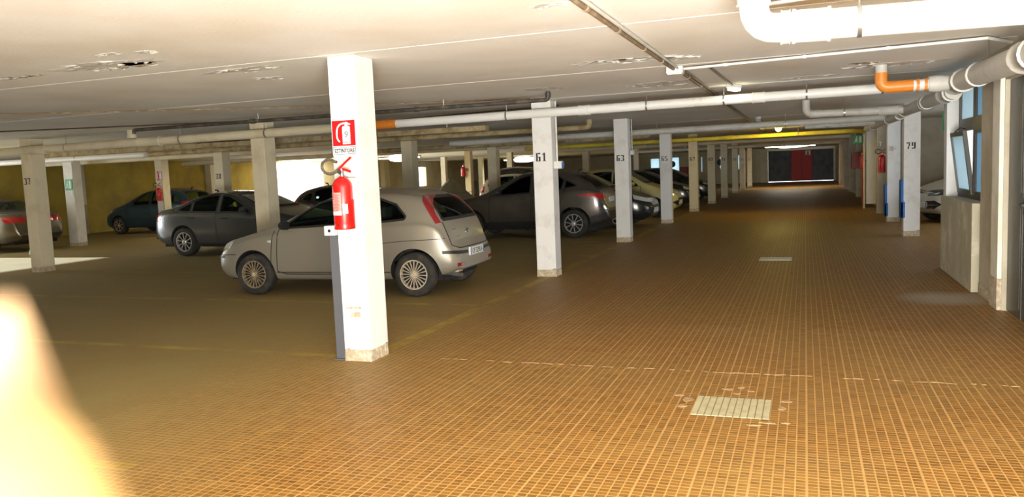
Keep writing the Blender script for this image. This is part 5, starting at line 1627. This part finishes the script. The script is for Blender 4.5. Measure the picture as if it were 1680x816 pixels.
# others
extinguisher('small red extinguisher on the column before the blue car', (-19.28, 19.8-.118, 1.14), 0, .085, .42, detail=False)
ext_sign('small red sign above the extinguisher before the blue car', (-19.28, 19.78, 1.93), .22, .30, False)
MB().box((-.10, -.006, -.80), (.10, 0, 0)).build('white_patch', MT['sign_white'], bpy.data.objects[cex.name]).location = (0, -.151, 1.12)
extinguisher('dark red extinguisher on the far wall right of the blue guarded pier', (2.02, 24.6-.10, 1.16), 0, .09, .50, detail=False)
extinguisher('red extinguisher on the yellow-lit pier past the foam guards', (1.7305, 28.0, 1.25), -PI/2, .08, .45, detail=False)
extinguisher('red extinguisher hung on column 46, lit brightly', (-14.36, 32.67-.125, 1.50), 0, .10, .42, detail=False)
t = thing('hose_cabinet', 'red fire hose cabinet on the dark wall near the green sign', 'cabinet', (1.81, 33.09, 1.2))
MB().box((-.16, -.2, 0), (.15, .2, .62)).build('body', bpy.data.materials['cabinet_red'], t, bevel=.01)
MB().box((-.13, -.21, .04), (.13, -.2, .58)).build('door', bpy.data.materials['cabinet_door_red'], t)
MB().box((-.05, .2, .2), (.14, .21, .4)).build('bracket', MT['steel'], t)
t = thing('standpipe', 'thin dark red pipe down the yellow-lit pier', 'pipe', (1.78, 28.6, 0))
MB().tube([(0, 0, 0), (0, 0, 1.25)], .03, 10).build('tube', MT['gate_red'], t, smooth=50)
MB().tube([(0, 0, 1.2), (0, 0, 1.25)], .04, 10).build('flange', MT['gate_red'], t, smooth=50)
t = thing('downpipe', 'tall cream downpipe at the yellow-lit pier', 'pipe', (1.74, 27.3, 0))
MB().tube([(0, 0, 0), (0, 0, 2.36)], .03, 12).build('tube', MT['cream_paint'], t, smooth=50)
MB().tube([(0, 0, 2.28), (0, 0, 2.36)], .04, 12).build('collar', MT['cream_paint'], t, smooth=50)
for x, l in ((1.98, 'first tiny white wall fitting by the dark red extinguisher'), (2.19, 'second tiny white wall fitting nearest the guarded pier')):
    t = thing('wall_fitting', l, 'fitting', (x, 24.6, 2.0))
    MB().lathe([(.022, -.05), (.03, -.02), (.025, 0)], (0, 0, 0), 'y', 12).build('cup', MT['box_white'], t, smooth=50)
    MB().tube([(0, -.03, -.02), (0, -.03, -.10)], .018, 8).build('stem', MT['steel'], t, smooth=50)
def exit_sign(label, loc, w, h):
    t = thing('exit_sign', label, 'sign', loc)
    MB().box((-w/2, -.01, -h/2), (w/2, 0, h/2)).build('board', MT['sign_green'], t, bevel=.002)
    p = MB()
    # running figure, doorway and arrow
    p.box((w*.08, -.014, -h*.36), (w*.30, -.01, h*.36))
    for q in ([(-.30, .10), (-.16, .16), (-.10, .02), (-.24, -.06)], [(-.24, -.06), (-.12, .0), (-.04, -.30), (-.12, -.32)], [(-.26, -.02), (-.18, -.06), (-.32, -.32), (-.40, -.28)], [(-.20, .20), (-.10, .20), (-.10, .34), (-.20, .34)], [(-.16, .14), (-.02, .06), (-.02, .0), (-.16, .06)]):
        p.prism([(a*w, b*h) for a, b in q], -.014, -.01)
    p.build('pictogram', MT['sign_white'], t)
    return t
exit_sign('green running-man sign on the column beside the brown sedan', (-19.40, 16.538, 1.74), .26, .30)
t = tag(MB().box((-19.42, 16.535, 1.54), (-19.28, 16.55, 1.57)).box((-19.36, 16.535, 1.44), (-19.28, 16.55, 1.54)).build('paper_note', MT['white_flank']), 'scrap of paper under the green sign', 'paper')
t = exit_sign('green exit sign hanging above the hose cabinet', (1.70, 29.6, 2.22), .34, .30)
MB().tube([(-.12, 0, .15), (-.12, 0, HC-2.22)], .006, 6).tube([(.12, 0, .15), (.12, 0, HC-2.22)], .006, 6).build('hanging_rods', MT['steel'], t)
t = exit_sign('small green sign in the side bay behind the window wall', (1.92, 12.8, 2.06), .16, .28)
MB().tube([(-.06, 0, .14), (-.06, 0, HC-2.06)], .005, 6).tube([(.06, 0, .14), (.06, 0, HC-2.06)], .005, 6).build('hanging_rods', MT['steel'], t)

# ------------------------------------------------------------------ things on the floor
t = thing('manhole_cover', 'pale ribbed manhole cover in the foreground mosaic', 'manhole cover', ((MANX0+MANX1)/2, (MANY0+MANY1)/2, 0))
hw, hd = (MANX1-MANX0)/2, (MANY1-MANY0)/2
MB().box((-hw, -hd, -.02), (hw, hd, .0012)).build('plate', MT['manhole_gap'], t)
for k in range(11):
    x = -hw+hw*2*(k+.5)/11
    MB().box((x-.0185, -hd+.004, .001), (x+.0185, hd-.004, .0035)).build('rib', MT['manhole'], t)
t = thing('manhole_cover', 'second manhole cover farther up the aisle', 'manhole cover', (-.46, 13.5, 0))
MB().box((-.25, -.22, -.02), (.25, .22, .003)).build('plate', MT['pvc_grey'], t)
MB().box((-.22, -.19, .003), (.22, .19, .006)).build('lid', MT['pvc_grey'], t)

# tarpaulin draped over a parked motorcycle
t = thing('tarp', 'khaki tarpaulin draped to a peak over a parked motorcycle', 'tarpaulin', (-12.0, 26.0, 0))
nx_, ny_ = 36, 22
vs, fs = [], []
for j in range(ny_+1):
    for i in range(nx_+1):
        u, v = i/nx_*2-1, j/ny_*2-1
        x = u*1.05
        ridge = np.interp(u, [-1, -.75, -.35, .02, .10, .45, .8, 1], [.62, .84, 1.12, 1.42, 1.42, 1.16, .80, .60])
        zz = ridge-(abs(v)**1.15)*(ridge-.12)*.98
        y = v*.46*(.55+.45*abs(v))+.05*math.sin(7*u+2*v)*abs(v)
        zz += .03*math.sin(9*u+3*math.sin(4*v))*(1-abs(v))*.6
        vs.append((x, y, zz))
for j in range(ny_):
    for i in range(nx_):
        a = j*(nx_+1)+i
        fs.append((a, a+1, a+nx_+2, a+nx_+1))
k = len(vs)
vs += [(x*.985, y*.97, max(z-.012, .08)) for x, y, z in vs]
fs += [(d+k, c+k, b+k, a+k) for a, b, c, d in fs]
MB().add(vs, fs).build('cloth', MT['tarp'], t, smooth=70, fix=False)
pw = MB()
for j in range(ny_//2-7, ny_//2+1):
    pass
MB().tube([(-.02, -.05, 1.42), (-.28, -.10, 1.16), (-.42, -.2, .98)], [.02, .035, .01], 6).build('white_fold', MT['white_flank'], t, smooth=True)
for x in (-.68, .68):
    MB().lathe([(.20, -.05), (.30, -.055), (.31, 0), (.30, .055), (.20, .05)], (x, 0, .31), 'y', 24).build('wheel', MT['rubber'], t, smooth=50)
MB().tube([(-.68, 0, .31), (-.3, 0, .75), (.35, 0, .75), (.68, 0, .31)], .05, 8, bend=.1).build('motorcycle_frame', MT['black_plastic'], t, smooth=True)

# litter by the crossover: two crumpled white bags and one on the far left
def crumple(label, x, y, r, h):
    t = thing('plastic_bag', label, 'bag', (x, y, 0))
    vs, fs = [(0, 0, h)], []
    n = 9
    for s, (k, zz) in enumerate(((.4, .85), (.8, .5), (1, .02))):
        for j in range(n):
            a = 2*PI*j/n
            q = r*k*rnd.uniform(.75, 1.15)
            vs.append((q*math.cos(a), q*.7*math.sin(a), h*zz*rnd.uniform(.7, 1.1)))
    for j in range(n):
        j2 = (j+1) % n
        fs.append((0, 1+j, 1+j2))
        for s in range(2):
            fs.append((1+s*n+j, 1+(s+1)*n+j, 1+(s+1)*n+j2, 1+s*n+j2))
    fs.append(tuple(1+2*n+j for j in reversed(range(n))))
    MB().add(vs, fs).build('sheet', MT['white_flank'], t)
    MB().tube([(0, 0, h*.9), (.03, .01, h*1.15)], .012, 6).build('knot', MT['white_flank'], t)
crumple('crumpled pale bag before the nose of the dark crossover', -8.75, 17.60, .16, .16)
crumple('pale litter between the silver hatchback and the crossover', -8.95, 18.2, .14, .13)
tg = thing('mudflap_board', 'black and white chequered board behind column 63', 'board', (-4.0, 18.3, 0))
MB().box((-.18, 0, 0), (.18, .02, .30)).build('board', MT['black_plastic'], tg)
for k in range(3):
    MB().prism([(-.16+.1*k, .04), (-.12+.1*k, .04), (-.02+.1*k, .26), (-.06+.1*k, .26)], -.004, 0).build('stripe', MT['sign_white'], tg)
t = thing('parking_stop', 'low white parking stop beside the brown sedan', 'parking stop', (-18.35, 14.55, 0))
MB().prism([(-.10, 0), (.10, 0), (.06, .13), (-.06, .13)], -.18, .18).build('block', MT['white_flank'], t, bevel=.01)
MB().box((-.03, -.15, .128), (.03, .15, .134)).build('top_strip', MT['box_grey'], t)

# ------------------------------------------------------------------ the photographer's hand, one fingertip before the lens
def hand():
    R3 = M.to_3x3()
    def W3(x, y, d):
        """metres right of, below and in front of the lens"""
        return M @ Vector((x, -y, -d))
    root = thing('hand', 'out of focus fingertip of the photographer at the lower left edge', 'hand', tuple(W3(-.02, .10, .05)))
    inv = Matrix.Translation(root.location).inverted()
    verts, edges, rad = [], [], []
    def add(p, r, parent=None):
        verts.append(tuple(inv @ W3(*p)))
        rad.append(r)
        if parent is not None:
            edges.append((parent, len(verts)-1))
        return len(verts)-1
    wr = add((.030, .165, .060), .026)
    add_arm = add((.055, .235, .070), .030, wr)
    add((.085, .32, .085), .034, add_arm)
    pm = add((.018, .125, .056), .030, wr)
    kn = []
    # index finger stands up at the side of the lens; the others curl below it
    fingers = [[(-.002, .088, .050, .0125), (-.0165, .050, .047, .0098), (-.0275, .026, .0455, .0088), (-.0342, .0098, .045, .0078)],
               [(.016, .090, .046, .0125), (.010, .062, .032, .0098), (.016, .066, .012, .0088), (.026, .082, .008, .0076)],
               [(.034, .096, .048, .0120), (.030, .070, .034, .0094), (.034, .074, .014, .0085), (.042, .090, .010, .0074)],
               [(.050, .106, .052, .0110), (.050, .084, .040, .0086), (.052, .086, .022, .0078), (.057, .098, .017, .0068)],
               [(-.008, .128, .066, .0150), (-.028, .104, .078, .0115), (-.034, .084, .084, .0095), (-.034, .070, .086, .0082)]]
    for f in fingers:
        p = pm
        for (x, y, d, r) in f:
            p = add((x, y, d), r, p)
    me = bpy.data.meshes.new('hand_skin')
    me.from_pydata(verts, edges, [])
    o = link('hand_tmp', me)
    md = o.modifiers.new('s', 'SKIN')
    o.modifiers.new('u', 'SUBSURF').levels = 2
    sv = me.skin_vertices[0].data
    for i, r in enumerate(rad):
        sv[i].radius = (r, r)
        sv[i].use_root = i == 0
    bpy.context.view_layer.update()
    sk = baked(o)
    sk.materials.clear()
    sk.materials.append(MT['skin'])
    sk.polygons.foreach_set('use_smooth', [True]*len(sk.polygons))
    body = link('skin', sk, root)
    def P(*p): return inv @ W3(*p)
    # nails on the back of each fingertip, and the cuff of the sleeve
    for f in fingers:
        a, b_ = Vector(f[-2][:3]), Vector(f[-1][:3])
        d = (b_-a).normalized()
        side = d.cross(Vector((0, 0, 1)))
        side = side.normalized() if side.length > .1 else Vector((1, 0, 0))
        nn = side.cross(d).normalized()
        r = f[-1][3]
        c = b_+nn*r*.86-d*r*.1
        vs, fs = [], []
        for i in range(5):
            for j in range(5):
                u, v = i/4*2-1, j/4*2-1
                q = c+side*u*r*.62+d*v*r*.72-nn*(u*u*r*.22)
                vs.append(P(*q))
        fs = [(i*5+j, i*5+j+1, (i+1)*5+j+1, (i+1)*5+j) for i in range(4) for j in range(4)]
        MB().add(vs, fs).build('nail', MT['nail'], body, smooth=60, fix=False)
    MB().tube([P(.050, .218, .068), P(.060, .25, .073), P(.088, .33, .087)], [.037, .040, .046], 18, bend=.0).build('sleeve', MT['sleeve'], root, smooth=60)
hand()
